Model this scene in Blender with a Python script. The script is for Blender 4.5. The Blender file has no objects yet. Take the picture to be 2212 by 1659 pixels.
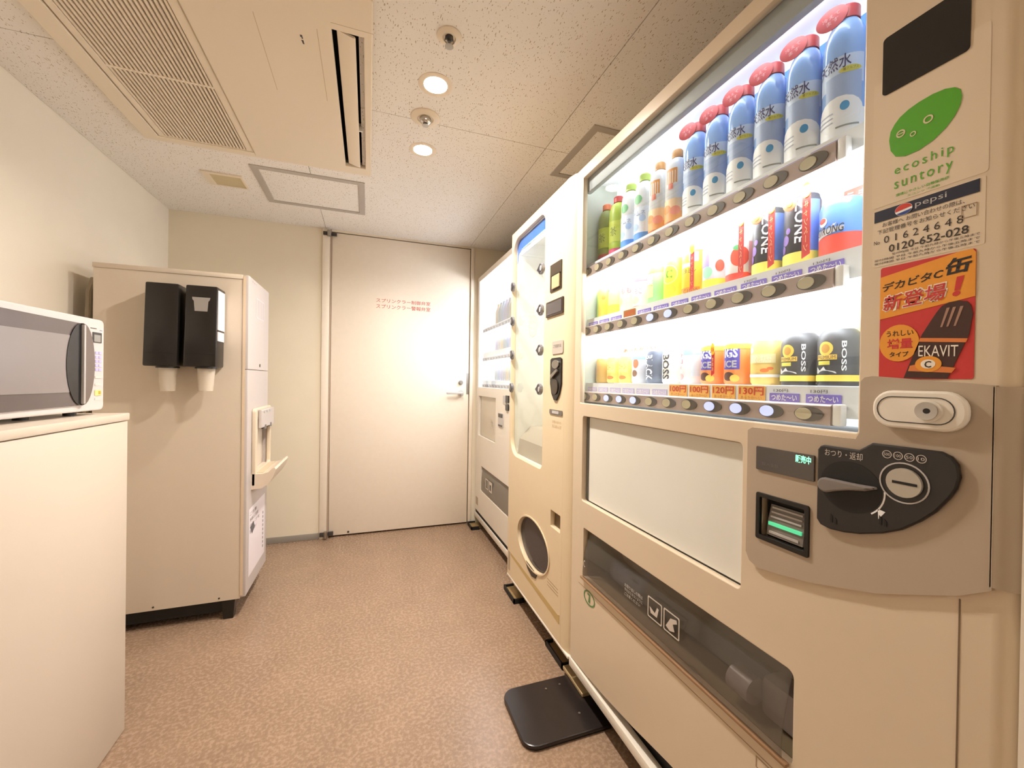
import bpy, bmesh, math, random
from mathutils import Vector, Matrix
random.seed(7)
sc = bpy.context.scene
COL = sc.collection

# ------------------------------------------------------------ camera, world, exposure
cd = bpy.data.cameras.new('camera')
cd.sensor_fit = 'HORIZONTAL'; cd.sensor_width = 36.0
cd.lens = 882.85 / 2212 * 36.0
cd.clip_start = 0.02
cam = bpy.data.objects.new('camera', cd); COL.objects.link(cam)
Rr = Vector((0.9434, -0.3314, 0.0150)); Ru = Vector((-0.0123, 0.0102, 0.9999)); Rf = Vector((0.3315, 0.9434, -0.0055))
rot = Matrix((Rr, Ru, -Rf)).transposed().to_4x4()
cam.matrix_world = Matrix.Translation((0, 0, 1.09)) @ rot
sc.camera = cam
w = bpy.data.worlds.new('world'); sc.world = w; w.use_nodes = True
w.node_tree.nodes['Background'].inputs[0].default_value = (0.9, 0.8, 0.66, 1)
w.node_tree.nodes['Background'].inputs[1].default_value = 0.3
sc.view_settings.view_transform = 'Standard'
sc.view_settings.look = 'None'
sc.view_settings.exposure = 0.25
sc.view_settings.gamma = 1.0
sc.view_settings.use_curve_mapping = False
LAMP = 1280.0        # downlight lens radiance
LAMP_COL = (1.0, 0.92, 0.84)
PANEL = 0.8       # backlit panel of the display cabinets
TUBE = 46.0         # tubes under the display rails
DISP_COL = (0.93, 0.95, 1.0)
CEIL = 2.11

# ------------------------------------------------------------ materials
def lin(c):
    return tuple((x / 12.92 if x <= 0.04045 else ((x + 0.055) / 1.055) ** 2.4) for x in c)
def rgb(r, g, b):
    return lin((r / 255, g / 255, b / 255)) + (1.0,)
MATS = {}
def mat(name, col, rough=0.5, metal=0.0, var=0.03, scale=30.0, bump=0.0, spec=0.5, coat=0.0, alpha=1.0, trans=0.0):
    if name in MATS: return MATS[name]
    m = bpy.data.materials.new(name); m.use_nodes = True
    nt = m.node_tree; b = nt.nodes['Principled BSDF']
    b.inputs['Roughness'].default_value = rough; b.inputs['Metallic'].default_value = metal
    b.inputs['Specular IOR Level'].default_value = spec
    b.inputs['Coat Weight'].default_value = coat; b.inputs['Coat Roughness'].default_value = 0.08
    b.inputs['Alpha'].default_value = alpha; b.inputs['Transmission Weight'].default_value = trans
    tc = nt.nodes.new('ShaderNodeTexCoord'); nz = nt.nodes.new('ShaderNodeTexNoise')
    nz.inputs['Scale'].default_value = scale; nz.inputs['Detail'].default_value = 4
    nt.links.new(tc.outputs['Object'], nz.inputs['Vector'])
    mx = nt.nodes.new('ShaderNodeMix'); mx.data_type = 'RGBA'
    mx.inputs[6].default_value = tuple(max(0, x * (1 - var)) for x in col[:3]) + (1,)
    mx.inputs[7].default_value = tuple(min(1, x * (1 + var)) for x in col[:3]) + (1,)
    nt.links.new(nz.outputs['Fac'], mx.inputs[0]); nt.links.new(mx.outputs[2], b.inputs['Base Color'])
    if bump:
        bp = nt.nodes.new('ShaderNodeBump'); bp.inputs['Strength'].default_value = bump; bp.inputs['Distance'].default_value = 0.002
        nt.links.new(nz.outputs['Fac'], bp.inputs['Height']); nt.links.new(bp.outputs['Normal'], b.inputs['Normal'])
    MATS[name] = m
    return m
def emis(name, col, strength):
    if name in MATS: return MATS[name]
    m = bpy.data.materials.new(name); m.use_nodes = True
    b = m.node_tree.nodes['Principled BSDF']
    b.inputs['Base Color'].default_value = tuple(x * 0.8 for x in col[:3]) + (1,)
    b.inputs['Emission Color'].default_value = tuple(col[:3]) + (1,)
    b.inputs['Emission Strength'].default_value = strength
    MATS[name] = m
    return m
def pane_mat(name, tint, gloss_rough=0.02, gloss_gain=1.0, haze=0.0, haze_col=(0.6, 0.6, 0.6)):
    if name in MATS: return MATS[name]
    m = bpy.data.materials.new(name); m.use_nodes = True
    nt = m.node_tree; nt.nodes.remove(nt.nodes['Principled BSDF']); out = nt.nodes['Material Output']
    tr = nt.nodes.new('ShaderNodeBsdfTransparent'); tr.inputs[0].default_value = tuple(tint) + (1,)
    gl = nt.nodes.new('ShaderNodeBsdfGlossy'); gl.inputs['Roughness'].default_value = gloss_rough
    fr = nt.nodes.new('ShaderNodeLayerWeight'); fr.inputs[0].default_value = 0.5
    pw = nt.nodes.new('ShaderNodeMath'); pw.operation = 'POWER'; pw.inputs[1].default_value = 5.0
    nt.links.new(fr.outputs['Facing'], pw.inputs[0])
    mu = nt.nodes.new('ShaderNodeMapRange'); mu.inputs[3].default_value = 0.04 * gloss_gain; mu.inputs[4].default_value = 0.8
    nt.links.new(pw.outputs[0], mu.inputs[0])
    src = tr.outputs[0]
    if haze:
        df = nt.nodes.new('ShaderNodeBsdfDiffuse'); df.inputs[0].default_value = tuple(haze_col) + (1,)
        m0 = nt.nodes.new('ShaderNodeMixShader'); m0.inputs[0].default_value = haze
        nt.links.new(tr.outputs[0], m0.inputs[1]); nt.links.new(df.outputs[0], m0.inputs[2]); src = m0.outputs[0]
    mx = nt.nodes.new('ShaderNodeMixShader')
    nt.links.new(mu.outputs[0], mx.inputs[0]); nt.links.new(src, mx.inputs[1]); nt.links.new(gl.outputs[0], mx.inputs[2])
    nt.links.new(mx.outputs[0], out.inputs[0])
    MATS[name] = m
    return m
def nodes_of(m):
    return m.node_tree, m.node_tree.nodes['Principled BSDF']
def wallpaper(name, col):
    m = mat(name, col, 0.75, var=0.0)
    nt, b = nodes_of(m)
    tc = nt.nodes.new('ShaderNodeTexCoord')
    n1 = nt.nodes.new('ShaderNodeTexNoise'); n1.inputs['Scale'].default_value = 6; n1.inputs['Detail'].default_value = 6
    n2 = nt.nodes.new('ShaderNodeTexNoise'); n2.inputs['Scale'].default_value = 220; n2.inputs['Detail'].default_value = 3
    nt.links.new(tc.outputs['Object'], n1.inputs[0]); nt.links.new(tc.outputs['Object'], n2.inputs[0])
    mx = nt.nodes.new('ShaderNodeMix'); mx.data_type = 'RGBA'
    mx.inputs[6].default_value = tuple(x * 0.96 for x in col[:3]) + (1,); mx.inputs[7].default_value = tuple(min(1, x * 1.04) for x in col[:3]) + (1,)
    nt.links.new(n1.outputs['Fac'], mx.inputs[0]); nt.links.new(mx.outputs[2], b.inputs['Base Color'])
    bp = nt.nodes.new('ShaderNodeBump'); bp.inputs['Strength'].default_value = 0.15; bp.inputs['Distance'].default_value = 0.001
    nt.links.new(n2.outputs['Fac'], bp.inputs['Height']); nt.links.new(bp.outputs['Normal'], b.inputs['Normal'])
    return m
def rockwool(name, col, dark):
    m = mat(name, col, 0.9, var=0.0)
    nt, b = nodes_of(m)
    tc = nt.nodes.new('ShaderNodeTexCoord')
    mp = nt.nodes.new('ShaderNodeMapping'); mp.inputs['Scale'].default_value = (150, 62, 1); mp.inputs['Rotation'].default_value = (0, 0, 0.25)
    nt.links.new(tc.outputs['Object'], mp.inputs[0])
    wz = nt.nodes.new('ShaderNodeTexNoise'); wz.inputs['Scale'].default_value = 60
    nt.links.new(tc.outputs['Object'], wz.inputs[0])
    ad = nt.nodes.new('ShaderNodeMix'); ad.data_type = 'VECTOR'; ad.inputs[0].default_value = 0.22
    nt.links.new(mp.outputs[0], ad.inputs[4]); 
    vs = nt.nodes.new('ShaderNodeVectorMath'); vs.operation = 'MULTIPLY_ADD'; vs.inputs[1].default_value = (1.6, 1.6, 0); 
    nt.links.new(wz.outputs['Color'], vs.inputs[0]); nt.links.new(mp.outputs[0], vs.inputs[2])
    vo = nt.nodes.new('ShaderNodeTexVoronoi'); vo.feature = 'F1'; vo.inputs['Scale'].default_value = 1.0
    vo.voronoi_dimensions = '2D'
    nt.links.new(vs.outputs[0], vo.inputs['Vector'])
    sep = nt.nodes.new('ShaderNodeSeparateColor'); nt.links.new(vo.outputs['Color'], sep.inputs[0])
    th = nt.nodes.new('ShaderNodeMapRange'); th.inputs[1].default_value = 0.30; th.inputs[2].default_value = 1.0; th.inputs[3].default_value = 0.02; th.inputs[4].default_value = 0.22
    nt.links.new(sep.outputs[0], th.inputs[0])
    lt = nt.nodes.new('ShaderNodeMath'); lt.operation = 'LESS_THAN'
    nt.links.new(vo.outputs['Distance'], lt.inputs[0]); nt.links.new(th.outputs[0], lt.inputs[1])
    mx = nt.nodes.new('ShaderNodeMix'); mx.data_type = 'RGBA'; mx.inputs[6].default_value = col; mx.inputs[7].default_value = dark
    nt.links.new(lt.outputs[0], mx.inputs[0]); nt.links.new(mx.outputs[2], b.inputs['Base Color'])
    n2 = nt.nodes.new('ShaderNodeTexNoise'); n2.inputs['Scale'].default_value = 180
    nt.links.new(tc.outputs['Object'], n2.inputs[0])
    sm = nt.nodes.new('ShaderNodeMath'); sm.operation = 'SUBTRACT'
    nt.links.new(n2.outputs['Fac'], sm.inputs[0]); nt.links.new(lt.outputs[0], sm.inputs[1])
    bp = nt.nodes.new('ShaderNodeBump'); bp.inputs['Strength'].default_value = 0.3; bp.inputs['Distance'].default_value = 0.003
    nt.links.new(sm.outputs[0], bp.inputs['Height']); nt.links.new(bp.outputs['Normal'], b.inputs['Normal'])
    return m
def vinyl(name):
    m = mat(name, rgb(160, 130, 104), 0.34, var=0.0, spec=0.45)
    nt, b = nodes_of(m)
    tc = nt.nodes.new('ShaderNodeTexCoord')
    n1 = nt.nodes.new('ShaderNodeTexNoise'); n1.inputs['Scale'].default_value = 90; n1.inputs['Detail'].default_value = 6; n1.inputs['Roughness'].default_value = 0.6
    n2 = nt.nodes.new('ShaderNodeTexNoise'); n2.inputs['Scale'].default_value = 6; n2.inputs['Detail'].default_value = 3
    for n in (n1, n2): nt.links.new(tc.outputs['Object'], n.inputs[0])
    r1 = nt.nodes.new('ShaderNodeValToRGB')
    r1.color_ramp.elements[0].position = 0.36; r1.color_ramp.elements[0].color = rgb(142, 116, 96)
    r1.color_ramp.elements[1].position = 0.66; r1.color_ramp.elements[1].color = rgb(174, 146, 122)
    e = r1.color_ramp.elements.new(0.5); e.color = rgb(158, 131, 107)
    nt.links.new(n1.outputs['Fac'], r1.inputs[0])
    mx = nt.nodes.new('ShaderNodeMix'); mx.data_type = 'RGBA'; mx.blend_type = 'MULTIPLY'; mx.inputs[0].default_value = 0.25
    r2 = nt.nodes.new('ShaderNodeValToRGB'); r2.color_ramp.elements[0].position = 0.35; r2.color_ramp.elements[0].color = (0.6, 0.6, 0.6, 1); r2.color_ramp.elements[1].position = 0.65
    nt.links.new(n2.outputs['Fac'], r2.inputs[0])
    nt.links.new(r1.outputs[0], mx.inputs[6]); nt.links.new(r2.outputs[0], mx.inputs[7]); nt.links.new(mx.outputs[2], b.inputs['Base Color'])
    rr = nt.nodes.new('ShaderNodeMapRange'); rr.inputs[3].default_value = 0.20; rr.inputs[4].default_value = 0.34
    nt.links.new(n1.outputs['Fac'], rr.inputs[0]); nt.links.new(rr.outputs[0], b.inputs['Roughness'])
    bp = nt.nodes.new('ShaderNodeBump'); bp.inputs['Strength'].default_value = 0.08; bp.inputs['Distance'].default_value = 0.001
    nt.links.new(n1.outputs['Fac'], bp.inputs['Height']); nt.links.new(bp.outputs['Normal'], b.inputs['Normal'])
    return m

WALL = wallpaper('cream wallpaper', rgb(238, 228, 210))
WALLF = wallpaper('cream wallpaper far', rgb(238, 227, 204))
CEILM = rockwool('rockwool', rgb(243, 238, 231), rgb(190, 172, 150))
FLOORM = vinyl('vinyl floor')
DOORM = mat('door paint', rgb(243, 231, 213), 0.45)
WHITE = mat('white plastic', rgb(238, 236, 232), 0.35)
CREAM = mat('machine cream paint', rgb(220, 202, 176), 0.28, var=0.015)
CREAM2 = mat('machine light paint', rgb(234, 226, 212), 0.3, var=0.015)
GREYP = mat('grey control panel', rgb(182, 165, 144), 0.42, metal=0.0, var=0.02)
BLACK = mat('black plastic', rgb(22, 21, 20), 0.3, var=0.1)
BLACKM = mat('black matt', rgb(16, 15, 14), 0.6, var=0.1)
DGREY = mat('dark grey plastic', rgb(62, 58, 56), 0.35)
MGREY = mat('mid grey plastic', rgb(122, 116, 112), 0.4)
LGREY = mat('light grey plastic', rgb(190, 186, 182), 0.4)
CHROME = mat('chrome', rgb(200, 198, 194), 0.18, metal=1.0)
STEEL = mat('steel', rgb(170, 166, 160), 0.35, metal=1.0)
ALU = mat('aluminium trim', rgb(186, 178, 170), 0.45, metal=0.1)
BRASS = mat('zinc bracket', rgb(176, 150, 104), 0.4, metal=0.55)
SIDE = mat('beige side panel', rgb(217, 203, 184), 0.42, var=0.015)
INNER = mat('display white', rgb(236, 240, 242), 0.5)
PINKW = mat('pinkish white panel', rgb(196, 187, 183), 0.38, var=0.01)
ACW = mat('air conditioner plastic', rgb(236, 222, 200), 0.42, var=0.01)
LAMPM = emis('lamp lens', LAMP_COL, LAMP)
PANELM = emis('backlit panel', DISP_COL, PANEL)
TUBEM = emis('lit tube', DISP_COL, TUBE)
GLASS = pane_mat('display glass', (0.97, 0.985, 0.98), 0.0, 1.0)
def flat(name, r, g, b, rough=0.45):
    return mat(name, rgb(r, g, b), rough, var=0.02)

# ------------------------------------------------------------ object helpers
ORG = {}
def put(name, me, parent=None, m=None, label=None, cat=None, group=None, kind=None):
    """link a mesh given in world coordinates; children are moved into their thing's space"""
    if m is not None:
        me.materials.clear()
        for x in (m if isinstance(m, (list, tuple)) else [m]): me.materials.append(x)
    me.name = name
    o = bpy.data.objects.new(name, me); COL.objects.link(o)
    if parent is not None:
        off = ORG[parent]
        me.transform(Matrix.Translation(-off)); o.parent = parent; ORG[o] = off
    else:
        ORG[o] = Vector((0, 0, 0))
    tag(o, label, cat, group, kind)
    return o
def tag(o, label=None, cat=None, group=None, kind=None):
    if label: o['label'] = label
    if cat: o['category'] = cat
    if group: o['group'] = group
    if kind: o['kind'] = kind
    return o
def root(name, loc, label, cat, group=None):
    o = bpy.data.objects.new(name, None); COL.objects.link(o); o.empty_display_size = 0.05
    o.location = loc; ORG[o] = Vector(loc)
    return tag(o, label, cat, group)
def frame(o, right, up):
    r = Vector(right).normalized(); u = Vector(up).normalized(); n = r.cross(u)
    mt = Matrix((r, u, n)).transposed().to_4x4(); mt.translation = Vector(o)
    return mt
ID = Matrix.Identity(4)
class MB:
    def __init__(s, fr=ID):
        s.bm = bmesh.new(); s.fr = fr; s.mi = 0
    def _v(s, p): return s.bm.verts.new(s.fr @ Vector(p))
    def face(s, vs):
        try:
            f = s.bm.faces.new(vs); f.material_index = s.mi; return f
        except ValueError: return None
    def box(s, a, b, bev=0.0, seg=2):
        x0, x1 = sorted((a[0], b[0])); y0, y1 = sorted((a[1], b[1])); z0, z1 = sorted((a[2], b[2]))
        v = [s._v((x, y, z)) for z in (z0, z1) for y in (y0, y1) for x in (x0, x1)]
        fs = [s.face([v[i] for i in q]) for q in ((0, 2, 3, 1), (4, 5, 7, 6), (0, 1, 5, 4), (2, 6, 7, 3), (0, 4, 6, 2), (1, 3, 7, 5))]
        if bev:
            es = set(e for f in fs for e in f.edges)
            bmesh.ops.bevel(s.bm, geom=list(es), offset=bev, segments=seg, profile=0.5, affect='EDGES', material=s.mi)
        return s
    def prism(s, poly, h0, h1, axis='w'):
        """poly in two axes, extruded along the third: w -> (u,v), v -> (u,w), u -> (v,w)"""
        f = {'w': lambda p, h: (p[0], p[1], h), 'v': lambda p, h: (p[0], h, p[1]), 'u': lambda p, h: (h, p[0], p[1])}[axis]
        a = [s._v(f(p, h0)) for p in poly]; b = [s._v(f(p, h1)) for p in poly]; n = len(poly)
        s.face(a[::-1]); s.face(b)
        for i in range(n): s.face([a[i], a[(i + 1) % n], b[(i + 1) % n], b[i]])
        return s
    def lathe(s, prof, c=(0, 0, 0), axis='z', seg=24, a0=0.0, a1=None):
        full = a1 is None; a1 = 2 * math.pi if full else a1
        n = seg if full else seg + 1
        rings = []
        for r, h in prof:
            ring = []
            if r < 1e-6:
                p = {'z': (0, 0, h), 'y': (0, h, 0), 'x': (h, 0, 0)}[axis]
                ring = [s._v((c[0] + p[0], c[1] + p[1], c[2] + p[2]))] * n
            else:
                for i in range(n):
                    t = a0 + (a1 - a0) * i / seg; x, y = r * math.cos(t), r * math.sin(t)
                    p = {'z': (x, y, h), 'y': (y, h, x), 'x': (h, x, y)}[axis]
                    ring.append(s._v((c[0] + p[0], c[1] + p[1], c[2] + p[2])))
            rings.append(ring)
        for k in range(len(rings) - 1):
            A, B = rings[k], rings[k + 1]
            for i in range(seg):
                j = (i + 1) % n
                q = []
                for v in (A[i], A[j], B[j], B[i]):
                    if v not in q: q.append(v)
                if len(q) > 2: s.face(q)
        return s
    def disc(s, c, r, h, axis='w', seg=24, r2=None):
        """closed cylinder from c along axis with height h; r2 = other radius (ellipse)"""
        r2 = r if r2 is None else r2
        pts = [(r * math.cos(2 * math.pi * i / seg), r2 * math.sin(2 * math.pi * i / seg)) for i in range(seg)]
        if axis == 'w': return s.prism([(c[0] + p[0], c[1] + p[1]) for p in pts], c[2], c[2] + h, 'w')
        if axis == 'v': return s.prism([(c[0] + p[0], c[2] + p[1]) for p in pts], c[1], c[1] + h, 'v')
        return s.prism([(c[1] + p[0], c[2] + p[1]) for p in pts], c[0], c[0] + h, 'u')
    def tube(s, pts, r, seg=8):
        pts = [Vector(p) for p in pts]; rings = []
        for i, p in enumerate(pts):
            t = (pts[min(i + 1, len(pts) - 1)] - pts[max(i - 1, 0)]).normalized()
            a = t.orthogonal().normalized() if i == 0 else (rings[-1][1] - t * t.dot(rings[-1][1])).normalized()
            b = t.cross(a)
            rings.append(([s._v(p + (a * math.cos(2 * math.pi * k / seg) + b * math.sin(2 * math.pi * k / seg)) * r) for k in range(seg)], a))
        for i in range(len(rings) - 1):
            A, B = rings[i][0], rings[i + 1][0]
            for k in range(seg): s.face([A[k], A[(k + 1) % seg], B[(k + 1) % seg], B[k]])
        s.face(rings[0][0][::-1]); s.face(rings[-1][0])
        return s
    def mesh(s, smooth=True, ang=35):
        bmesh.ops.recalc_face_normals(s.bm, faces=s.bm.faces)
        me = bpy.data.meshes.new('m'); s.bm.to_mesh(me); s.bm.free()
        if smooth:
            me.polygons.foreach_set('use_smooth', [True] * len(me.polygons)); me.set_sharp_from_angle(angle=math.radians(ang))
        return me
    def put(s, name, parent=None, m=None, smooth=True, **k):
        return put(name, s.mesh(smooth), parent, m, **k)
def ev_mesh(o):
    COL.objects.link(o)
    bpy.context.view_layer.update()
    me = bpy.data.meshes.new_from_object(o.evaluated_get(bpy.context.evaluated_depsgraph_get()))
    cu = o.data; bpy.data.objects.remove(o); bpy.data.curves.remove(cu)
    return me
def plate_mesh(loops, w0, w1, bev=0.0):
    cu = bpy.data.curves.new('c', 'CURVE'); cu.dimensions = '2D'; cu.fill_mode = 'BOTH'
    cu.extrude = abs(w1 - w0) / 2 - bev; cu.bevel_depth = bev; cu.bevel_resolution = 1; cu.offset = -bev
    for lp in loops:
        sp = cu.splines.new('POLY'); sp.points.add(len(lp) - 1); sp.use_cyclic_u = True
        for p, q in zip(sp.points, lp): p.co = (q[0], q[1], 0, 1)
    o = bpy.data.objects.new('c', cu); me = ev_mesh(o)
    me.transform(Matrix.Translation((0, 0, (w0 + w1) / 2)))
    me.polygons.foreach_set('use_smooth', [True] * len(me.polygons)); me.set_sharp_from_angle(angle=math.radians(35))
    return me
def plate(name, fr, loops, w0, w1, parent, m, bev=0.0, **k):
    me = plate_mesh(loops, w0, w1, bev); me.transform(fr)
    return put(name, me, parent, m, **k)
def rect(u0, u1, v0, v1, r=0.0, seg=5, rs=None):
    u0, u1 = sorted((u0, u1)); v0, v1 = sorted((v0, v1))
    rs = rs or (r, r, r, r)   # order: lower-left, lower-right, upper-right, upper-left
    out = []
    for (cx, cy, a), q in zip(((u0, v0, 180), (u1, v0, 270), (u1, v1, 0), (u0, v1, 90)), rs):
        if q <= 0: out.append((cx, cy)); continue
        ox = cx + (q if cx == u0 else -q); oy = cy + (q if cy == v0 else -q)
        for i in range(seg + 1):
            t = math.radians(a + 90 * i / seg); out.append((ox + q * math.cos(t), oy + q * math.sin(t)))
    return out
def ell(cu, cv, a, b, seg=28, t0=0, t1=360):
    n = seg if t1 - t0 == 360 else seg + 1
    return [(cu + a * math.cos(math.radians(t0 + (t1 - t0) * i / seg)), cv + b * math.sin(math.radians(t0 + (t1 - t0) * i / seg))) for i in range(n)]
TXT = {}
def text_mesh(s, bold=0.0, shear=0.0, space=1.0, depth=0.0002):
    key = (s, bold, shear, space, depth)
    if key not in TXT:
        cu = bpy.data.curves.new('t', 'FONT'); cu.body = s; cu.size = 1.0; cu.shear = shear; cu.space_character = space
        cu.resolution_u = 2; cu.offset = bold; cu.extrude = 0.0
        TXT[key] = ev_mesh(bpy.data.objects.new('t', cu))
    return TXT[key].copy()
def text(name, fr, s, u0, u1, v0, v1, parent, m, w=0.0006, bold=0.0, shear=0.0, space=1.0, keep=False, vert=False, wrap=None, **k):
    """lettering fitted into the box u0..u1, v0..v1 of a frame (vert: the line runs upward)"""
    me = text_mesh(s, bold, shear, space)
    if vert: me.transform(Matrix.Rotation(math.pi / 2 if vert == 1 else -math.pi / 2, 4, 'Z'))
    co = [v.co for v in me.vertices]
    if not co: return None
    x0 = min(c.x for c in co); x1 = max(c.x for c in co); y0 = min(c.y for c in co); y1 = max(c.y for c in co)
    sx = (u1 - u0) / max(1e-6, x1 - x0); sy = (v1 - v0) / max(1e-6, y1 - y0)
    if keep: sx = sy = min(sx, sy)
    cu, cv = (u0 + u1) / 2, (v0 + v1) / 2
    me.transform(Matrix.Translation((cu, cv, w)) @ Matrix.Diagonal((sx, sy, 1, 1)) @ Matrix.Translation((-(x0 + x1) / 2, -(y0 + y1) / 2, 0)))
    if wrap:
        for v in me.vertices: v.co = wrap(v.co.x, v.co.y, v.co.z)
    me.transform(fr)
    return put(name, me, parent, m, **k)

# frames: u to the right as seen, v up, w out of the surface
def F_x(x): return frame((x, 0, 0), (0, -1, 0), (0, 0, 1))          # faces -X (the machine fronts): u = -Y, v = Z
def F_y(y): return frame((0, y, 0), (1, 0, 0), (0, 0, 1))           # faces -Y: u = X, v = Z
def F_px(x): return frame((x, 0, 0), (0, 1, 0), (0, 0, 1))          # faces +X: u = Y, v = Z
def F_dn(z): return frame((0, 0, z), (1, 0, 0), (0, -1, 0))         # faces down: u = X, v = -Y

# ------------------------------------------------------------ the setting
XL, XR, YF, YN = -1.16, 1.46, 3.05, -2.6
MB().box((XL - .1, YN - .1, -.08), (XR + .1, YF + .2, 0)).put('floor', m=FLOORM, smooth=False, kind='structure')
MB().box((XL - .1, YN - .1, 0), (XL, YF + .1, CEIL + .4)).put('wall_left', m=WALL, smooth=False, kind='structure')
mb = MB(); mb.box((XL, YF, 0), (-.262, YF + .1, CEIL + .4)); mb.box((.74, YF, 0), (XR, YF + .1, CEIL + .4)); mb.box((-.262, YF, 2.098), (.74, YF + .1, CEIL + .4))
mb.put('wall_far', m=WALLF, smooth=False, kind='structure')
MB().box((XR, YN - .1, 0), (XR + .1, YF + .1, CEIL + .4)).put('wall_right', m=WALL, smooth=False, kind='structure')
MB().box((XL, YN - .1, 0), (XR, YN, CEIL + .4)).put('wall_near', m=WALL, smooth=False, kind='structure')
MB().box((.680, YN, 0), (XR, .236, CEIL)).put('wall_partition', m=WALL, smooth=False, kind='structure')
# ceiling with its boards; the air conditioner hangs in an opening
ceil = MB().box((XL - .1, YN - .1, CEIL + .4), (XR + .1, YF + .1, CEIL + .45)).put('ceiling', m=mat('slab', rgb(120, 112, 100), 0.9), smooth=False, kind='structure')
xs = [XL, -.284, .717, XR]; ys = [YN, -.175, 1.645, YF]
hole = (-.86, -.04, 1.28, 2.11)
def sub(r, h):
    x0, x1, y0, y1 = r; a0, a1, b0, b1 = max(x0, h[0]), min(x1, h[1]), max(y0, h[2]), min(y1, h[3])
    if a0 >= a1 or b0 >= b1: return [r]
    q = [(x0, a0, y0, y1), (a1, x1, y0, y1), (a0, a1, y0, b0), (a0, a1, b1, y1)]
    return [t for t in q if t[1] - t[0] > 1e-4 and t[3] - t[2] > 1e-4]
for i in range(3):
    for j in range(3):
        g = 0.0014
        mb = MB()
        cells = [(xs[i] + g, xs[i + 1] - g, ys[j] + g, ys[j + 1] - g)]
        for h in (hole, (.206 - .0406, .206 + .0406, 1.428 - .0406, 1.428 + .0406), (.215 - .0406, .215 + .0406, 1.848 - .0406, 1.848 + .0406), (.20 - .0406, .20 + .0406, -1.60 - .0406, -1.60 + .0406)):
            cells = [q for c in cells for q in sub(c, h)]
        for t in cells: mb.box((t[0], t[2], CEIL), (t[1], t[3], CEIL + .015))
        mb.put('ceiling_tile', ceil, CEILM, smooth=False)
MB().box((XL, YN, CEIL + .06), (hole[0] - .001, YF, CEIL + .07)).box((hole[1] + .001, YN, CEIL + .06), (XR, YF, CEIL + .07)).box((hole[0], YN, CEIL + .06), (hole[1], hole[2] - .001, CEIL + .07)).box((hole[0], hole[3] + .001, CEIL + .06), (hole[1], YF, CEIL + .07)).put('backing_board', ceil, mat('board edge', rgb(120, 104, 84), 0.9), smooth=False)
# baseboards
BASE = mat('grey vinyl skirting', rgb(150, 142, 132), 0.5)
MB().box((XL, YF - .006, 0), (-.305, YF, .042), .002).put('baseboard_far', m=BASE, kind='structure')
MB().box((XL, YN, 0), (XL + .006, YF - .006, .042), .002).put('baseboard_left', m=BASE, kind='structure')
# door and its post
FF = F_y(YF)
door = root('door_1', (.23, YF, 0), None, None); door['kind'] = 'structure'
door_leaf = MB().box((-.246, YF + .004, .012), (.722, YF + .044, 2.092), .002).put('door_leaf', door, DOORM)
RED = flat('red lettering', 190, 60, 56)
text('lettering', FF, 'スプリンクラー制御弁室', .045, .425, 1.640, 1.668, door, RED, w=-.0030)
text('lettering', FF, 'スプリンクラー警報弁室', .045, .425, 1.597, 1.627, door, RED, w=-.0030)
mb = MB(FF); mb.disc((.660, 1.078, -.004), .017, .012, 'w'); mb.disc((.660, 1.078, .008), .012, .008, 'w')
lk = mb.put('door_lock', door, STEEL)
MB(FF).disc((.660, .998, -.004), .022, .010, 'w').put('handle_rose', door, LGREY)
mb = MB(FF); mb.disc((.660, .998, .004), .009, .045, 'w', 16); mb.box((.545, .990, .036), (.670, 1.008, .050), .005); mb.put('lever_handle', door, LGREY)
MB(FF).disc((-.120, .028, -.004), .007, .004, 'w', 12).put('floor_bolt', door, DGREY)
MB(FF).box((.705, .99, -.004), (.7215, 1.15, -.001)).put('strike_plate', door, STEEL)
mb = MB(FF); mb.box((-.304, 0, 0), (-.258, 2.11, .012), .002); mb.put('trim_1', m=DOORM, kind='structure')
mb = MB(FF); mb.box((-.2575, 0, -.03), (-.2475, 2.11, .0035)); mb.put('trim_2', m=mat('door seal', rgb(176, 156, 136), 0.6), smooth=False, kind='structure')
mb = MB(FF); mb.box((.727, 0, -.02), (.752, 2.10, .012), .003); mb.put('trim_3', m=DOORM, kind='structure')
mb = MB(FF); mb.box((-.2475, 2.094, -.04), (.727, 2.11, -.006)); mb.put('trim_4', m=mat('shadow gap', rgb(120, 104, 84), 0.7), smooth=False, kind='structure')
MB().box((-.262, YF + .05, 0), (.745, YF + .1, 2.12)).put('trim_5', m=mat('door void', rgb(60, 52, 44), 0.9), smooth=False, kind='structure')
for nm, v0, v1, lab in (('pivot_hinge', 2.055, 2.095, 'dark steel pivot hinge at the top of the door post'), ('pivot_hinge', .010, .055, 'dark steel pivot hinge at the foot of the door post')):
    h = root(nm, (-.27, YF - .02, v0), lab, 'hinge', None)
    MB(FF).box((-.300, v0 + .008, .0125), (-.252, v1 - .008, .024), .003).put('hinge_bracket', h, DGREY)
    MB(FF).disc((-.262, v0, .030), .012, v1 - v0, 'v', 16).put('hinge_knuckle', h, STEEL)
    MB(FF).box((-.250, v0 + .01, .0005), (-.215, v1 - .01, .016), .003).put('hinge_arm', h, DGREY)

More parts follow.
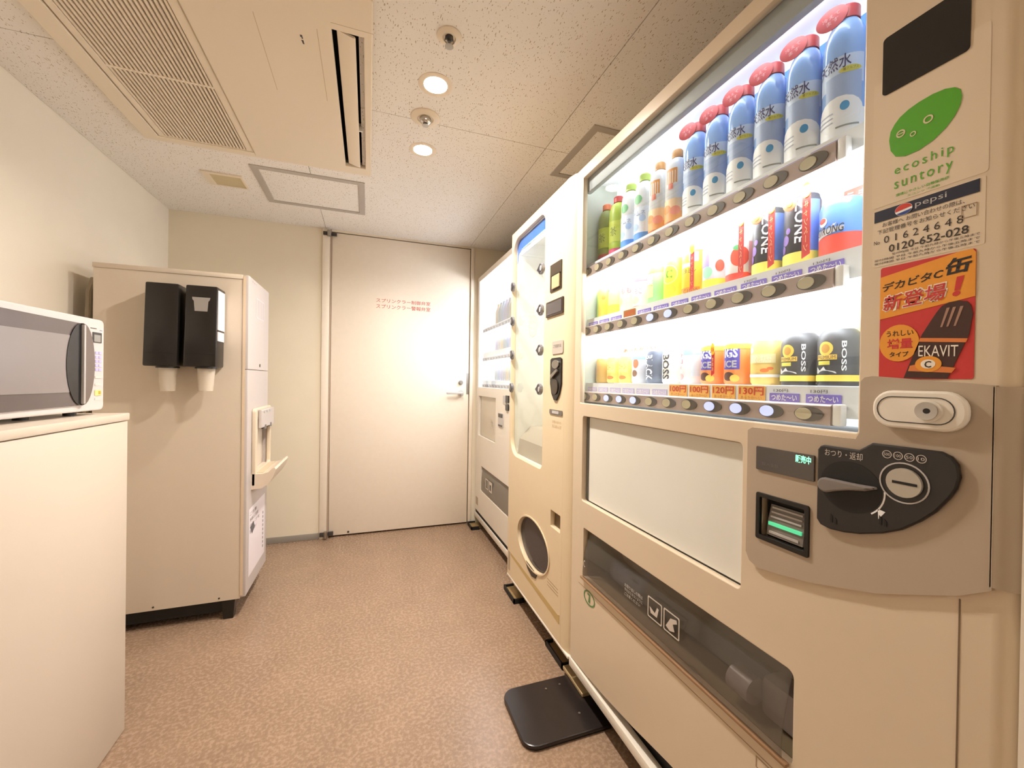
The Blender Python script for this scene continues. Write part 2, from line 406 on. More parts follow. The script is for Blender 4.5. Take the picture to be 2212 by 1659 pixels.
# ------------------------------------------------------------ ceiling fittings
def lamp(x, y, label):
    r = root('downlight', (x, y, CEIL), label, 'lamp', 'recessed ceiling downlights')
    MB().lathe([(.0585, -.0002), (.0585, -.0012), (.052, -.0030), (.0395, -.0020), (.0395, .004), (.0410, .004), (.0410, -.0002)], (x, y, CEIL), 'z', 40).put('trim_ring', r, ACW)
    MB().lathe([(.0396, .003), (.0380, .0110), (.0387, .0110), (.0404, .003)], (x, y, CEIL), 'z', 40).put('reflector', r, mat('reflector white', rgb(246, 244, 240), .35))
    MB().lathe([(.0382, .0110), (.030, .0102), (0, .010)], (x, y, CEIL), 'z', 36).put('lamp_lens', r, LAMPM)
lamp(.206, 1.428, 'glowing round downlight nearer the camera between the two sprinklers')
lamp(.215, 1.848, 'glowing round downlight farther back toward the door')
lamp(.20, -1.60, 'unseen round downlight added behind the camera as fill')  # unseen lamp, added to lift the ceiling and machine fronts
def sprinkler(x, y, R, label, dome):
    r = root('sprinkler_head', (x, y, CEIL), label, 'sprinkler')
    MB().lathe([(R, 0), (R, -.003), (R * .9, -.006), (R * .55, -.008), (R * .5, -.004), (0, -.004)], (x, y, CEIL), 'z', 32).put('escutcheon', r, ACW)
    if dome:
        MB().lathe([(.022, -.005), (.023, -.010), (.020, -.020), (.012, -.026), (0, -.028)], (x, y, CEIL), 'z', 24).put('dome', r, CHROME)
    else:
        MB().lathe([(.012, -.004), (.012, -.009), (.006, -.012), (.005, -.018), (0, -.018)], (x, y, CEIL), 'z', 16).put('nozzle', r, DGREY)
    a = MB()
    for s in (-1, 1): a.tube([(x + s * .010, y, CEIL - .006), (x + s * .014, y, CEIL - .018), (x + s * .005, y, CEIL - .028), (x, y, CEIL - .031)], .0018, 6)
    a.put('yoke_arms', r, STEEL)
    d = MB(); d.lathe([(.0, -.031), (.012, -.031), (.013, -.0322), (.0, -.033)], (x, y, CEIL), 'z', 20); d.put('deflector', r, STEEL)
sprinkler(.213, 1.212, .036, 'chrome sprinkler head nearest the camera with a small round cover ring', False)
sprinkler(.196, 1.617, .056, 'domed chrome sprinkler head between the two downlights with a wide cover ring', True)
def hatch(x0, x1, y0, y1, label):
    r = root('ceiling_hatch', ((x0 + x1) / 2, (y0 + y1) / 2, CEIL), label, 'hatch')
    fd = F_dn(CEIL); b = .032
    plate('hatch_frame', fd, [rect(x0, x1, -y1, -y0), rect(x0 + b, x1 - b, -y1 + b, -y0 - b)], 0.0002, .004, r, ALU)
    MB().box((x0 + b + .003, y0 + b + .003, CEIL - .0015), (x1 - b - .003, y1 - b - .003, CEIL - .0001)).put('hatch_panel', r, CEILM, smooth=False)
hatch(-.552, -.031, 2.263, 2.698, 'grey framed square access hatch in the ceiling left of the door')
hatch(.828, 1.30, 1.422, 1.842, 'grey framed access hatch in the ceiling above the vending machines')
r = root('ceiling_vent', (-.70, 2.49, CEIL), 'small cream rectangular vent in the ceiling near the left wall', 'vent')
plate('vent_frame', F_dn(CEIL), [rect(-.795, -.618, -2.563, -2.413), rect(-.765, -.628, -2.553, -2.432)], .0002, .006, r, ACW)
MB().box((-.765, 2.432, CEIL - .002), (-.628, 2.553, CEIL - .0002)).put('vent_panel', r, mat('vent cream', rgb(206, 190, 150), 0.6), smooth=False)
# air conditioner
AX0, AX1, AY0, AY1 = -.902, .0, 1.150, 2.150
ac = root('air_conditioner', ((AX0 + AX1) / 2, (AY0 + AY1) / 2, CEIL), 'cream ceiling cassette air conditioner with a slatted grille and one long outlet', 'air conditioner')
fd = F_dn(CEIL)
GX0, GX1, GY0, GY1 = -.842, -.492, 1.29, 2.108
plate('panel', fd, [rect(AX0, AX1, -AY1, -AY0, .012), rect(GX0, GX1, -GY1, -GY0), rect(-.113, -.026, -2.080, -1.288)], .0005, .018, ac, ACW, bev=.004)
mb = MB(); mb.box((AX0 + .04, AY0 + .06, CEIL + .02), (AX1 - .04, AY1 - .05, CEIL + .30))
for f in [f for f in mb.bm.faces if f.calc_center_median().z < CEIL + .021]: mb.bm.faces.remove(f)
mb.put('body', ac, BLACKM, smooth=False)
gr = plate('grille_frame', fd, [rect(GX0 + .006, GX1 - .002, -GY1 + .002, -GY0 - .002), rect(-.815, -.520, -2.100, -1.303)], .004, .016, ac, ACW, bev=.002)
MB().box((-.83, 1.295, CEIL + .0135), (-.505, 2.105, CEIL + .018)).put('filter', ac, mat('filter', rgb(20, 16, 13), 0.9), smooth=False)  # black sheet paints the shade between the slats
ns = 23
slat_me = None
for i in range(ns):
    x = -.815 + (.295) * (i + .5) / ns
    if slat_me is None:
        o = MB().box((x - .0033, 1.303, CEIL - .014), (x + .0033, 2.100, CEIL + .013)).put('slat', gr, ACW, smooth=False); slat_me = o; x_first = x
    else:
        c = slat_me.copy(); COL.objects.link(c); c.parent = gr; c.location.x = x - x_first
MB().box((-.815, 1.690, CEIL - .0145), (-.520, 1.700, CEIL - .002)).put('cross_bar', gr, ACW, smooth=False)
mb = MB(); mb.prism([(-.100, CEIL - .004), (-.098, CEIL - .008), (-.054, CEIL - .020), (-.048, CEIL - .018), (-.05, CEIL - .014)], 1.296, 2.070, 'v'); lv = mb.put('louvre', ac, ACW)
MB().box((-.050, 1.765, CEIL - .020), (-.034, 1.772, CEIL + .01)).put('louvre_clip', ac, WHITE, smooth=False)
plate('maker_mark', fd, [[(-.201, -1.338), (-.195, -1.338), (-.194, -1.352), (-.198, -1.352), (-.198, -1.346), (-.201, -1.346)]], .0181, .0184, ac, DGREY); plate('maker_mark', fd, [[(-.200, -1.357), (-.194, -1.357), (-.193, -1.372), (-.197, -1.372)]], .0181, .0184, ac, DGREY)
for x in (-.311, -.152): MB().box((x - .0008, 1.30, CEIL - .0184), (x + .0008, 1.62, CEIL - .0178)).put('panel_line', ac, mat('panel line', rgb(196, 178, 150), 0.6), smooth=False)
MB().box((-.113, 1.262, CEIL - .0184), (.0, 1.2632, CEIL - .0178)).put('panel_line', ac, MATS['panel line'], smooth=False)
MB().box((-.492, 1.26, CEIL - .0183), (-.490, 2.13, CEIL - .0176)).put('panel_line', ac, MATS['panel line'], smooth=False)
# ------------------------------------------------------------ the big drinks machine
def lay(fr, w):
    return fr @ Matrix.Translation((0, 0, w))
XF = .695
F1 = F_x(XF)
vm = root('vending_machine', (1.06, .775, 0), 'large cream drinks vending machine nearest the camera with a lit three-shelf window', 'vending machine')
bottom = [(1.306, .111), (1.20, .116), (1.08, .127), (.94, .147), (.80, .173), (.68, .190), (.50, .197), (.262, .199)]
outer = [(-y, z) for y, z in bottom] + [(-.262, 1.838), (-1.306, 1.838)]
plate('front_door', F1, [outer, rect(-1.262, -.407, 1.020, 1.800, .004), rect(-1.241, -.606, .687, .976, .010), rect(-1.223, -.497, .434, .598, rs=(.004, .012, .012, .004)), rect(-.565, -.473, .809, .889)], -.018, 0, vm, CREAM, bev=.002)
mb = MB()
for a, b in (((.714, .262, .2), (.735, .40, .68)), ): pass
mb.box((.7135, .2445, 1.822), (.90, 1.306, 1.838)); mb.box((.7135, 1.3035, .111), (.90, 1.306, 1.822)); mb.box((.7135, .2445, .2), (.90, .262, 1.822)); mb.box((.885, .2445, .11), (1.40, 1.306, 1.838))
mb.put('cabinet', vm, CREAM, smooth=False)
def corner(z0, z1, d, m, nm):
    pts = [(.7135, .264), (.695 - d, .264)] + [(.7135 - (.0185 + d) * math.cos(math.radians(t)), .263 - (.0185 + d) * math.sin(math.radians(t))) for t in (0, 15, 30, 45, 60, 75, 90)] + [(.735, .2445 - d), (.735, .264)]
    MB().prism(pts, z0, z1, 'w').put(nm, vm, m)
corner(.199, .858, 0, CREAM, 'door_corner'); corner(1.0925, 1.838, 0, CREAM, 'door_corner'); corner(.858, 1.0925, .006, GREYP, 'panel_corner')
MB().box((XF - .0006, .2905, .20), (XF + .001, .2920, .829)).put('panel_seam', vm, flat('seam', 120, 100, 78), smooth=False)
MB().box((.690, .2445, .078), (.722, 1.306, .109), .003).put('base_rail', vm, CREAM2)
MB().box((.728, .26, .06), (.76, 1.30, .25)).put('gap_shade', vm, BLACKM, smooth=False)  # black box paints the shade in the gap below the door
mb = MB()
for y in (.36, 1.18): mb = MB(); mb.disc((.86, y, .0), .028, .012, 'w', 16); mb.disc((.86, y, .012), .014, .10, 'w', 12); mb.put('levelling_foot', vm, STEEL)
MB().box((.80, .27, .05), (1.39, 1.28, .112)).put('chassis', vm, BLACKM, smooth=False)
# display case
WY0, WY1, WZ0, WZ1 = .407, 1.262, 1.020, 1.800
mb = MB(); mb.box((.713, .40, 1.005), (.86, .412, 1.815)); mb.box((.713, .412, 1.005), (.86, 1.298, 1.016)); mb.box((.713, .412, 1.806), (.86, 1.298, 1.815))
mb.put('display_case', vm, INNER, smooth=False)
MB().box((.7135, 1.298, 1.005), (.86, 1.3025, 1.815)).put('case_end_wall', vm, mat('case end shaded', rgb(176, 182, 170), .4), smooth=False)  # grey stands in for the weaker light on this white wall
MB().box((.855, .412, 1.016), (.86, 1.298, 1.806)).put('back_panel', vm, PANELM, smooth=False)
MB().box((.704, .409, 1.021), (.7055, 1.260, 1.799)).put('window_pane', vm, GLASS, smooth=False)
MB().box((.716, .43, 1.755), (.735, 1.28, 1.806), .004).put('lamp_cover', vm, flat('lamp cover grey', 176, 182, 186))
mb = MB(); mb.tube([(.752, .44, 1.785), (.752, 1.27, 1.785)], .008); mb.put('lamp_tube', vm, emis('dim lit tube', DISP_COL, TUBE * .2))
mb = MB(); mb.tube([(.748, .44, 1.449), (.748, 1.27, 1.449)], .006); mb.put('lamp_tube', vm, TUBEM)
mb = MB(); mb.tube([(.748, .44, 1.240), (.748, 1.27, 1.240)], .006); mb.put('lamp_tube', vm, TUBEM)
RAIL = mat('rail taupe', rgb(172, 152, 142), 0.4)
BTN_RIM = mat('button rim', rgb(78, 71, 64), 0.35); BTN_OFF = mat('button lens', rgb(190, 178, 146), 0.3)
BTN_ON = emis('lit button', (0.50, 0.55, 1.0), 0.75)
LILAC = flat('price lilac', 136, 122, 214); LILAC2 = flat('price pale lilac', 206, 200, 236); ORANGE = flat('price orange', 244, 186, 92); WHT = flat('white print', 250, 250, 250); REDP = flat('price red', 214, 70, 40)
BROWN = flat('price brown', 176, 120, 60)
P0, PD = .497, .0698
rows = [(1.478, 1.512), (1.270, 1.316), (1.042, 1.090)]
lit = {2: (1, 2, 3, 7, 8, 9), 1: (5, 6), 0: ()}
btn_me = {}
for ri, (zr, zb) in enumerate(rows):
    fr = F_x(.720)
    mb = MB(fr); mb.prism([(zr - .018, -.018), (zr - .017, -.001), (zr - .013, 0), (zr + .015, 0), (zr + .018, -.004), (zr + .018, -.018)], -1.283, -.462, 'u')
    rail = mb.put('shelf_rail', vm, RAIL)
    MB().box((.7215, .447, zr - .017), (.738, .461, zr + .019), .003).put('rail_end', rail, WHITE)
    MB().box((.738, .413, zr - .004), (.8545, 1.2975, zb), 0).put('shelf', vm, INNER, smooth=False)
    for k in range(12):
        y = P0 + PD * k
        on = k in lit[ri]
        key = on
        if key not in btn_me:
            me = plate_mesh([ell(0, 0, .0250, .0132, 28)], 0.0, .002, .0006)
            ob = put('button', me, rail, BTN_RIM); ob.parent = rail
            me2 = plate_mesh([ell(-.0078, 0, .0145, .0102, 24)], .002, .0034, .0005)
            btn_me[key] = (me, me2, ob)
            R4 = fr.copy(); R4.translation = Vector((0, 0, 0)); me.transform(Matrix.Translation(ORG[rail])); me.transform(R4); me2.transform(R4)
            me2.materials.append(BTN_ON if on else BTN_OFF); me2.name = 'button_lens'
        else:
            ob = bpy.data.objects.new('button', btn_me[key][0]); COL.objects.link(ob); ob.parent = rail
        ob.location = Vector((.720, y, zr)) - ORG[rail]
        ol = bpy.data.objects.new('button_lens', btn_me[key][1]); COL.objects.link(ol); ol.parent = rail
        ol.location = ob.location
    # price tags
    ft = F_x(.7375)
    for k in range(12):
        y = P0 + PD * k - .012
        if ri == 2 and 2 <= k <= 5:
            pt = plate('price_tag', ft, [rect(-y - .031, -y + .031, 1.058, 1.089, .002)], 0, .001, vm, ORANGE)
            text('lettering', ft, ('130円', '120円', '100円', '100円')[k - 2], -y - .028, -y + .028, 1.070, 1.087, pt, REDP, w=.0015, bold=.02)
            text('lettering', ft, 'あったか～い', -y - .024, -y + .024, 1.061, 1.068, pt, BROWN, w=.0015)
        elif ri == 1 and k == 8:
            pt = plate('price_tag', ft, [rect(-y - .029, -y + .029, 1.288, 1.312, .002)], 0, .001, vm, BROWN)
            text('lettering', ft, '100円', -y - .025, -y + .025, 1.292, 1.309, pt, REDP, w=.0015)
        else:
            z0 = (1.497, 1.288, 1.060)[ri]; h = (.007, .014, .016)[ri]
            pt = plate('price_tag', ft, [rect(-y - .029, -y + .029, z0, z0 + h, .001)], 0, .001, vm, LILAC if (ri < 2 or k < 2) else LILAC2)
            if ri > 0: text('lettering', ft, 'つめた～い', -y - .025, -y + .025, z0 + .002, z0 + h - .002, pt, WHT, w=.0015, bold=.02)
    if ri:
        for k in range(0, 2 if ri == 2 else 3):
            y = P0 + PD * k - .005; ft2 = F_x(.7545)
            text('lettering', ft, '130円', -y - .014, -y + .014, (1.303, 1.078)[ri - 1], (1.308, 1.084)[ri - 1], vm, DGREY, w=.0006)
# blue backing card behind the water bottles
MB().box((.846, .418, 1.585), (.848, .93, 1.772)).put('backing_card', vm, flat('water blue', 86, 148, 236, .5), smooth=False)
MB().box((.846, .413, 1.11), (.848, .50, 1.245)).put('backing_card', vm, flat('pale yellow card', 250, 236, 170, .5), smooth=False)
# lower advert panel, outlet
plate('advert_panel', F_x(.7125), [rect(-1.224, -.604, .690, .973, .006)], -.006, 0.0, vm, mat('advert board', rgb(232, 231, 222), 0.16, var=.01), bev=.001)
mb = MB(); mb.box((.712, .60, .683), (.722, .612, .98)); mb.box((.714, 1.236, .683), (.73, 1.246, .98)); mb.box((.7185, .60, .683), (.73, 1.24, .98)); mb.put('panel_surround', vm, flat('panel recess', 150, 152, 148), smooth=False)
OLIVE = mat('outlet interior', rgb(150, 138, 112), 0.5)
mb = MB(); mb.box((.875, .485, .42), (.885, 1.235, .62)); mb.box((.7135, .485, .42), (.88, .497, .62)); mb.box((.7135, 1.223, .42), (.88, 1.235, .62)); mb.box((.7135, .49, .598), (.88, 1.23, .61)); mb.box((.7135, .49, .415), (.88, 1.23, .434))
mb.put('outlet_bin', vm, OLIVE, smooth=False)
mb = MB(); mb.box((.745, .515, .436), (.80, .60, .515), .012); mb.disc((.735, .60, .480), .026, .05, 'v', 20); mb.put('delivery_guide', vm, mat('guide grey', rgb(190, 186, 194), 0.3))
mb = MB(); mb.prism([(.80, .598), (.86, .598), (.86, .46)], .50, 1.22, 'v'); mb.put('delivery_chute', vm, mat('chute', rgb(176, 166, 146), 0.5), smooth=False)
SMOKE = pane_mat('smoked flap', (0.80, 0.77, 0.74), 0.05, 1.2, haze=.16, haze_col=(.26, .24, .21))
prof = [(.716, .588), (.706, .560), (.697, .525), (.690, .49), (.687, .455), (.688, .438)]
poly = prof + [(p[0] + .003, p[1]) for p in prof[::-1]]
mb = MB(); mb.prism(poly, .512, 1.212, 'v'); flap = mb.put('outlet_flap', vm, SMOKE)
MB().box((.683, .50, .4315), (.694, 1.222, .4385), .002).put('flap_trim', vm, flat('bronze trim', 150, 116, 84, .3))
FP = F_x(.6895)
PRN = flat('flap print', 206, 196, 184)
for u in (-.874, -.814):
    plate('pictogram', FP, [rect(u, u + .054, .492, .545, .004), rect(u + .003, u + .051, .495, .542, .003)], .0015, .002, flap, PRN)
plate('pictogram', FP, [[(-.866, .52), (-.846, .512), (-.838, .530), (-.832, .528), (-.838, .505), (-.862, .505)]], .0015, .002, flap, PRN)
plate('pictogram', FP, [[(-.806, .505), (-.790, .530), (-.770, .536), (-.768, .528), (-.782, .520), (-.776, .505), (-.792, .499)]], .0015, .002, flap, PRN)
text('lettering', FP, 'お取り出しの際は', -.975, -.895, .520, .530, flap, PRN, w=.002); text('lettering', FP, '手をはさまないように', -.975, -.895, .508, .517, flap, PRN, w=.002); text('lettering', FP, 'ご注意ください', -.975, -.905, .496, .505, flap, PRN, w=.002)
text('lettering', F_x(.687), 'C', -1.203, -1.191, .478, .50, flap, PRN, w=.002)
MB().box((XF - .0005, .262, .4005), (XF + .001, 1.25, .4022)).put('door_line', vm, flat('seam line', 168, 144, 116), smooth=False)
GREENR = flat('recycle green', 92, 136, 84)
plate('recycling_mark', F1, [ell(-1.178, .380, .036, .024), ell(-1.178, .380, .030, .019)], .0004, .0008, vm, GREENR)
plate('recycling_mark', F1, [[(-1.184, .366), (-1.172, .366), (-1.172, .394), (-1.190, .394), (-1.190, .388), (-1.180, .388)]], .0004, .0008, vm, GREENR)
plate('small_sticker', F1, [rect(-.565, -.523, .375, .396), rect(-.5635, -.5245, .3765, .3945)], .0004, .0008, vm, flat('seam line', 168, 144, 116))
# grey control panel
gp = [(-.590, 1.004), (-.590, .772), (-.582, .757), (-.565, .750), (-.52, .757), (-.465, .768), (-.375, .795), (-.291, .834), (-.262, .854), (-.262, 1.094), (-.386, 1.106), (-.396, 1.104), (-.401, 1.098), (-.401, 1.022), (-.406, 1.012), (-.58, 1.0105)]
cp = plate('control_panel', F1, [gp, rect(-.568, -.470, .806, .892, .004)], 0, .006, vm, GREYP)
FC = F_x(XF - .006)
hd = plate('handle', FC, [rect(-.380, -.281, 1.035, 1.086, .023, 6)], 0, .010, vm, CREAM2, bev=.003)
plate('handle_groove', FC, [rect(-.374, -.292, 1.043, 1.078, .0172, 6), rect(-.3728, -.2932, 1.0442, 1.0768, .016, 6)], .0098, .0106, hd, DGREY)
mb = MB(FC); mb.disc((-.3175, 1.0605, .010), .0145, .004, 'w', 28); mb.put('lock_ring', hd, CREAM2)
mb = MB(FC); mb.disc((-.3175, 1.0605, .0135), .0115, .003, 'w', 24); mb.put('lock_cylinder', hd, CHROME)
mb = MB(FC); mb.disc((-.3165, 1.0605, .0163), .0035, .001, 'w', 12); mb.put('keyhole', hd, BLACK)
ds = plate('price_display', FC, [rect(-.569, -.463, .934, .977, .002)], 0, .003, vm, mat('display grey', rgb(84, 78, 74), 0.18), bev=.0008)
text('lettering', FC, '販売中', -.494, -.468, .961, .974, ds, emis('green digits', (0.25, 1.0, 0.55), 1.6), w=.0034, bold=.02)
text('lettering', FC, '投入金額', -.556, -.524, .944, .950, ds, flat('dim print', 112, 104, 98), w=.0034)
# bill slot
bs = plate('bill_slot', FC, [rect(-.568, -.470, .806, .892, .004), rect(-.560, -.478, .815, .884, .002)], -.004, .003, vm, BLACK, bev=.001)
MB().box((.7132, .474, .806), (.7200, .564, .892)).put('slot_back', bs, BLACKM, smooth=False)
mb = MB(F1); mb.prism([(.818, -.010), (.818, .001), (.846, -.003), (.872, -.010)], -.551, -.485, 'u'); mb.put('note_tray', bs, mat('note tray', rgb(120, 112, 104), 0.3))
MB(F1).box((-.548, .836, -.004), (-.488, .842, .0012)).put('tray_stripe', bs, emis('green lamp', (0.08, 0.55, 0.26), .8), smooth=False)
mb = MB(F1); 
for v in (.850, .858, .866): MB(F1).box((-.546, v, -.008), (-.490, v + .003, -.002 - (v - .85) * .25)).put('note_guide', bs, LGREY, smooth=False)
MB(F1).box((-.546, .822, -.004), (-.492, .826, .0018)).put('tray_lip', bs, LGREY, smooth=False)
# coin unit
co = [(-.456, .989), (-.452, .995), (-.447, .997), (-.398, .997), (-.381, 1.010), (-.306, 1.010), (-.296, 1.005), (-.290, .996), (-.288, .981), (-.291, .966), (-.297, .953), (-.310, .932), (-.325, .915), (-.345, .897), (-.366, .885), (-.394, .874), (-.415, .869), (-.436, .867), (-.450, .870), (-.456, .878)]
cu = plate('coin_unit', FC, [co], 0, .007, vm, mat('coin unit black', rgb(34, 31, 30), 0.32), bev=.0025)
FU = F_x(XF - .013)
plate('lever_well', FU, [ell(-.4085, .940, .0415, .038, 36)], -.001, .0004, cu, BLACKM)
lp = [(-.4460 + .012 * math.cos(math.radians(t)) + .008, .9365 + .0115 * math.sin(math.radians(t))) for t in range(80, 300, 20)] + [(-.424, .930), (-.405, .936), (-.385, .940), (-.371, .946), (-.372, .949), (-.395, .948), (-.420, .948)]
plate('return_lever', FU, [lp], .001, .010, cu, mat('lever grey', rgb(126, 118, 112), 0.3), bev=.003)
plate('turn_arrow', FU, [ell(-.4085, .940, .0455, .042, 10, -50, 5) + ell(-.4085, .940, .0435, .040, 10, 5, -50)], .0002, .0006, cu, WHT)
plate('turn_arrow', FU, [[(-.372, .918), (-.363, .916), (-.371, .904)]], .0002, .0006, cu, WHT)
plate('coin_ring', FU, [ell(-.3430, .9615, .0275, .0275, 36), ell(-.3430, .9615, .0258, .0258, 36)], .0002, .0014, cu, LGREY)
mb = MB(FU); mb.disc((-.3420, .9620, 0), .0195, .004, 'w', 28); cd_ = mb.put('coin_plate', cu, mat('worn metal', rgb(184, 178, 164), 0.4, metal=.25))
MB(FU).box((-.354, .960, .0035), (-.327, .9635, .0045)).put('coin_slot', cu, BLACKM, smooth=False)
text('lettering', FU, 'おつり・返却', -.444, -.392, .9815, .9925, cu, flat('coin print', 206, 196, 186), w=.0006)
for i, s in enumerate(('500', '100', '50', '10')):
    u = -.3625 + .0125 * i
    plate('coin_mark', FU, [ell(u, .997, .0055, .0055, 18), ell(u, .997, .0047, .0047, 18)], .0002, .0006, cu, flat('coin print', 206, 196, 186))
    text('lettering', FU, s, u - .0036, u + .0036, .995, .999, cu, flat('coin print', 206, 196, 186), w=.0006)
for u, v in ((-.434, .879), (-.370, .897)):
    plate('hook_mark', FU, [[(u, v), (u + .003, v), (u + .003, v + .010), (u, v + .013)]], .0002, .0008, cu, BLACKM); plate('hook_mark', FU, [[(u + .006, v - .001), (u + .009, v - .001), (u + .009, v + .006), (u + .006, v + .009)]], .0002, .0008, cu, BLACKM)
# upper right: screen and stickers
plate('dark_screen', F1, [rect(-.383, -.292, 1.508, 1.590, .005)], 0, .0015, vm, mat('screen black', rgb(24, 22, 18), 0.25))
GRN = flat('logo green', 84, 168, 24)
es = plate('logo_sticker', F1, [rect(-.394, -.274, 1.350, 1.530, .004)], 0.0001, .0003, vm, mat('clear sticker', rgb(229, 212, 187), 0.26, var=.01))
zb_ = [(325, 1180), (345, 1080), (390, 990), (450, 920), (560, 840), (680, 780), (800, 752), (880, 765), (925, 805), (942, 880), (930, 970), (890, 1060), (820, 1150), (720, 1225), (600, 1290), (480, 1325), (400, 1315), (350, 1270)]
BLOB = [(-.374, 1.4405), (-.3725, 1.4520), (-.368, 1.4600), (-.362, 1.4665), (-.3525, 1.4715), (-.3415, 1.4745), (-.3270, 1.4760), (-.3145, 1.4745), (-.3055, 1.4705), (-.300, 1.4640), (-.2985, 1.4550), (-.300, 1.4450), (-.3050, 1.4340), (-.3130, 1.4240), (-.3250, 1.4150), (-.3400, 1.4095), (-.3550, 1.4090), (-.3660, 1.4140), (-.372, 1.4250)]
plate('logo_blob', F1, [BLOB], .0006, .0009, es, GRN)
PALE = flat('logo print', 220, 206, 168)
for (u, v, a, t) in ((-.3605, 1.4430, .0052, 'e'), (-.3310, 1.4455, .0052, 'o'), (-.3468, 1.4350, .0034, 'c')):
    plate('logo_ring', F1, [ell(u, v, a, a, 18), ell(u, v, a * .66, a * .66, 18)], .001, .0013, es, PALE)
plate('logo_ring', F1, [rect(-.3645, -.3565, 1.4424, 1.4438)], .001, .0013, es, PALE)
text('lettering', F1, 'ecoship', -.3670, -.3050, 1.3850, 1.4010, es, GRN, w=.0008, space=1.3)
text('lettering', F1, 'suntory', -.3670, -.3060, 1.3640, 1.3800, es, GRN, w=.0008, space=1.3)
text('lettering', F1, '環境にやさしい自動販売機', -.3650, -.3090, 1.3570, 1.3610, es, GRN, w=.0008, bold=.01); text('lettering', F1, 'エコシップ運動', -.352, -.318, 1.352, 1.3550, es, GRN, w=.0008)
NAVY = flat('navy band', 26, 30, 52); INK = flat('ink', 52, 44, 40)
st = plate('contact_sticker', F1, [rect(-.392, -.276, 1.264, 1.346, .002)], .0001, .0003, vm, MATS['clear sticker'])
plate('navy_band', F1, [rect(-.390, -.281, 1.3285, 1.3445)], .0006, .0009, st, NAVY)
bu, bv, br = -.3555, 1.3362, .0078
plate('ball_emblem', F1, [ell(bu, bv, br * 1.25, br, 28)], .001, .0013, st, WHT)
plate('ball_emblem', F1, [ell(bu, bv, br * 1.2, br * .95, 14, 10, 190)], .0014, .0016, st, flat('emblem red', 210, 62, 44))
plate('ball_emblem', F1, [ell(bu, bv, br * 1.2, br * .95, 14, 215, 345)], .0014, .0016, st, flat('emblem blue', 40, 70, 150))
text('lettering', F1, 'pepsi', -.3430, -.3110, 1.3320, 1.3415, st, LGREY, w=.001)
text('lettering', F1, 'お客様へ お問い合わせの際は、', -.380, -.294, 1.3195, 1.3260, st, INK, w=.0008); text('lettering', F1, '下記管理番号をお知らせください', -.386, -.285, 1.3105, 1.3170, st, INK, w=.0008)
text('lettering', F1, 'No', -.390, -.383, 1.2965, 1.3020, st, INK, w=.0008)
text('lettering', F1, '0 1 6 2 4 6 4 8', -.378, -.295, 1.2960, 1.3060, st, INK, w=.0008)
text('lettering', F1, '0120-652-028', -.372, -.290, 1.2815, 1.2920, st, INK, w=.0008, bold=.01)
for i, v in enumerate((1.2765, 1.2715, 1.2668)):
    text('lettering', F1, '受付時間 平日 午前九時から午後五時まで', -.389 if i else -.368, -.280, v, v + .0032, st, INK, w=.0008)
plate('stamp_box', F1, [rect(-.297, -.283, 1.301, 1.317), rect(-.2964, -.2836, 1.3016, 1.3164)], .0006, .0009, st, flat('seam line', 168, 144, 116))
# poster
PU0, PU1, PV0, PV1 = -.381, -.283, 1.1015, 1.2610
def P(s, t): return (PU0 + (PU1 - PU0) * s, PV0 + (PV1 - PV0) * t)
PR, PO = flat('poster red', 204, 52, 48), flat('poster orange', 238, 158, 48)
po = plate('poster', F1, [rect(PU0, PU1, PV0, PV1, .003)], .0001, .0006, vm, PR)
plate('poster_band', F1, [[P(0, .915), P(0, .537), P(1, .634), P(1, .97), P(.97, 1), P(.85, 1)]], .0007, .0010, po, PO)
def ptext(s, s0, s1, t0, t1, m, w, slope=.10, bold=.0, shear=0):
    a, b = P(s0, t0), P(s1, t1)
    me = text_mesh(s, bold, shear)
    x0 = min(v.co.x for v in me.vertices); x1 = max(v.co.x for v in me.vertices); y0 = min(v.co.y for v in me.vertices); y1 = max(v.co.y for v in me.vertices)
    for v in me.vertices:
        p, q = (v.co.x - x0) / (x1 - x0), (v.co.y - y0) / (y1 - y0)
        v.co = (a[0] + (b[0] - a[0]) * p, a[1] + (b[1] - a[1]) * q + slope * (b[0] - a[0]) * (p - .5), w)
    me.transform(F1); put('lettering', me, po, m)
PW = flat('poster white', 246, 236, 220); PK = flat('poster black', 34, 26, 22)
ptext('デカビタC', .03, .70, .80, .875, PK, .0013, bold=.02, shear=.15)
ptext('缶', .72, .97, .83, .96, PK, .0013, bold=.03, shear=.15)
ptext('新登場', .025, .745, .612, .768, PW, .0013, bold=.055, shear=.1)
ptext('新登場', .04, .73, .622, .758, PR, .0016, bold=.012, shear=.1)
ptext('！', .79, .90, .655, .805, PR, .0013, bold=.05, shear=.15)
plate('poster_disc', F1, [ell(*P(.235, .315), .0225, .0255)], .0011, .0014, po, PO)
ptext('うれしい', .09, .40, .375, .425, PK, .0016, 0, .01); ptext('増量', .10, .395, .265, .355, PR, .0016, 0, .02); ptext('タイプ', .13, .35, .195, .24, PK, .0016, 0, .02)
plate('poster_bottle', F1, [[P(.64, .545), P(.69, .59), P(.76, .612), P(.85, .617), P(.93, .602), P(.965, .57), P(.985, .50), P(.955, .345), P(.76, .004), P(.30, .012), P(.49, .37), P(.60, .50)]], .0011, .0014, po, flat('bottle brown', 66, 34, 24))
plate('poster_bottle_label', F1, [[P(.475, .345), P(.945, .315), P(.93, .285), P(.46, .315)]], .0015, .0018, po, flat('poster ochre', 222, 128, 60))
plate('poster_bottle_label', F1, [[P(.37, .115), P(.44, .125), P(.84, .09), P(.80, .05), P(.35, .07)]], .0015, .0018, po, MATS['poster ochre'])
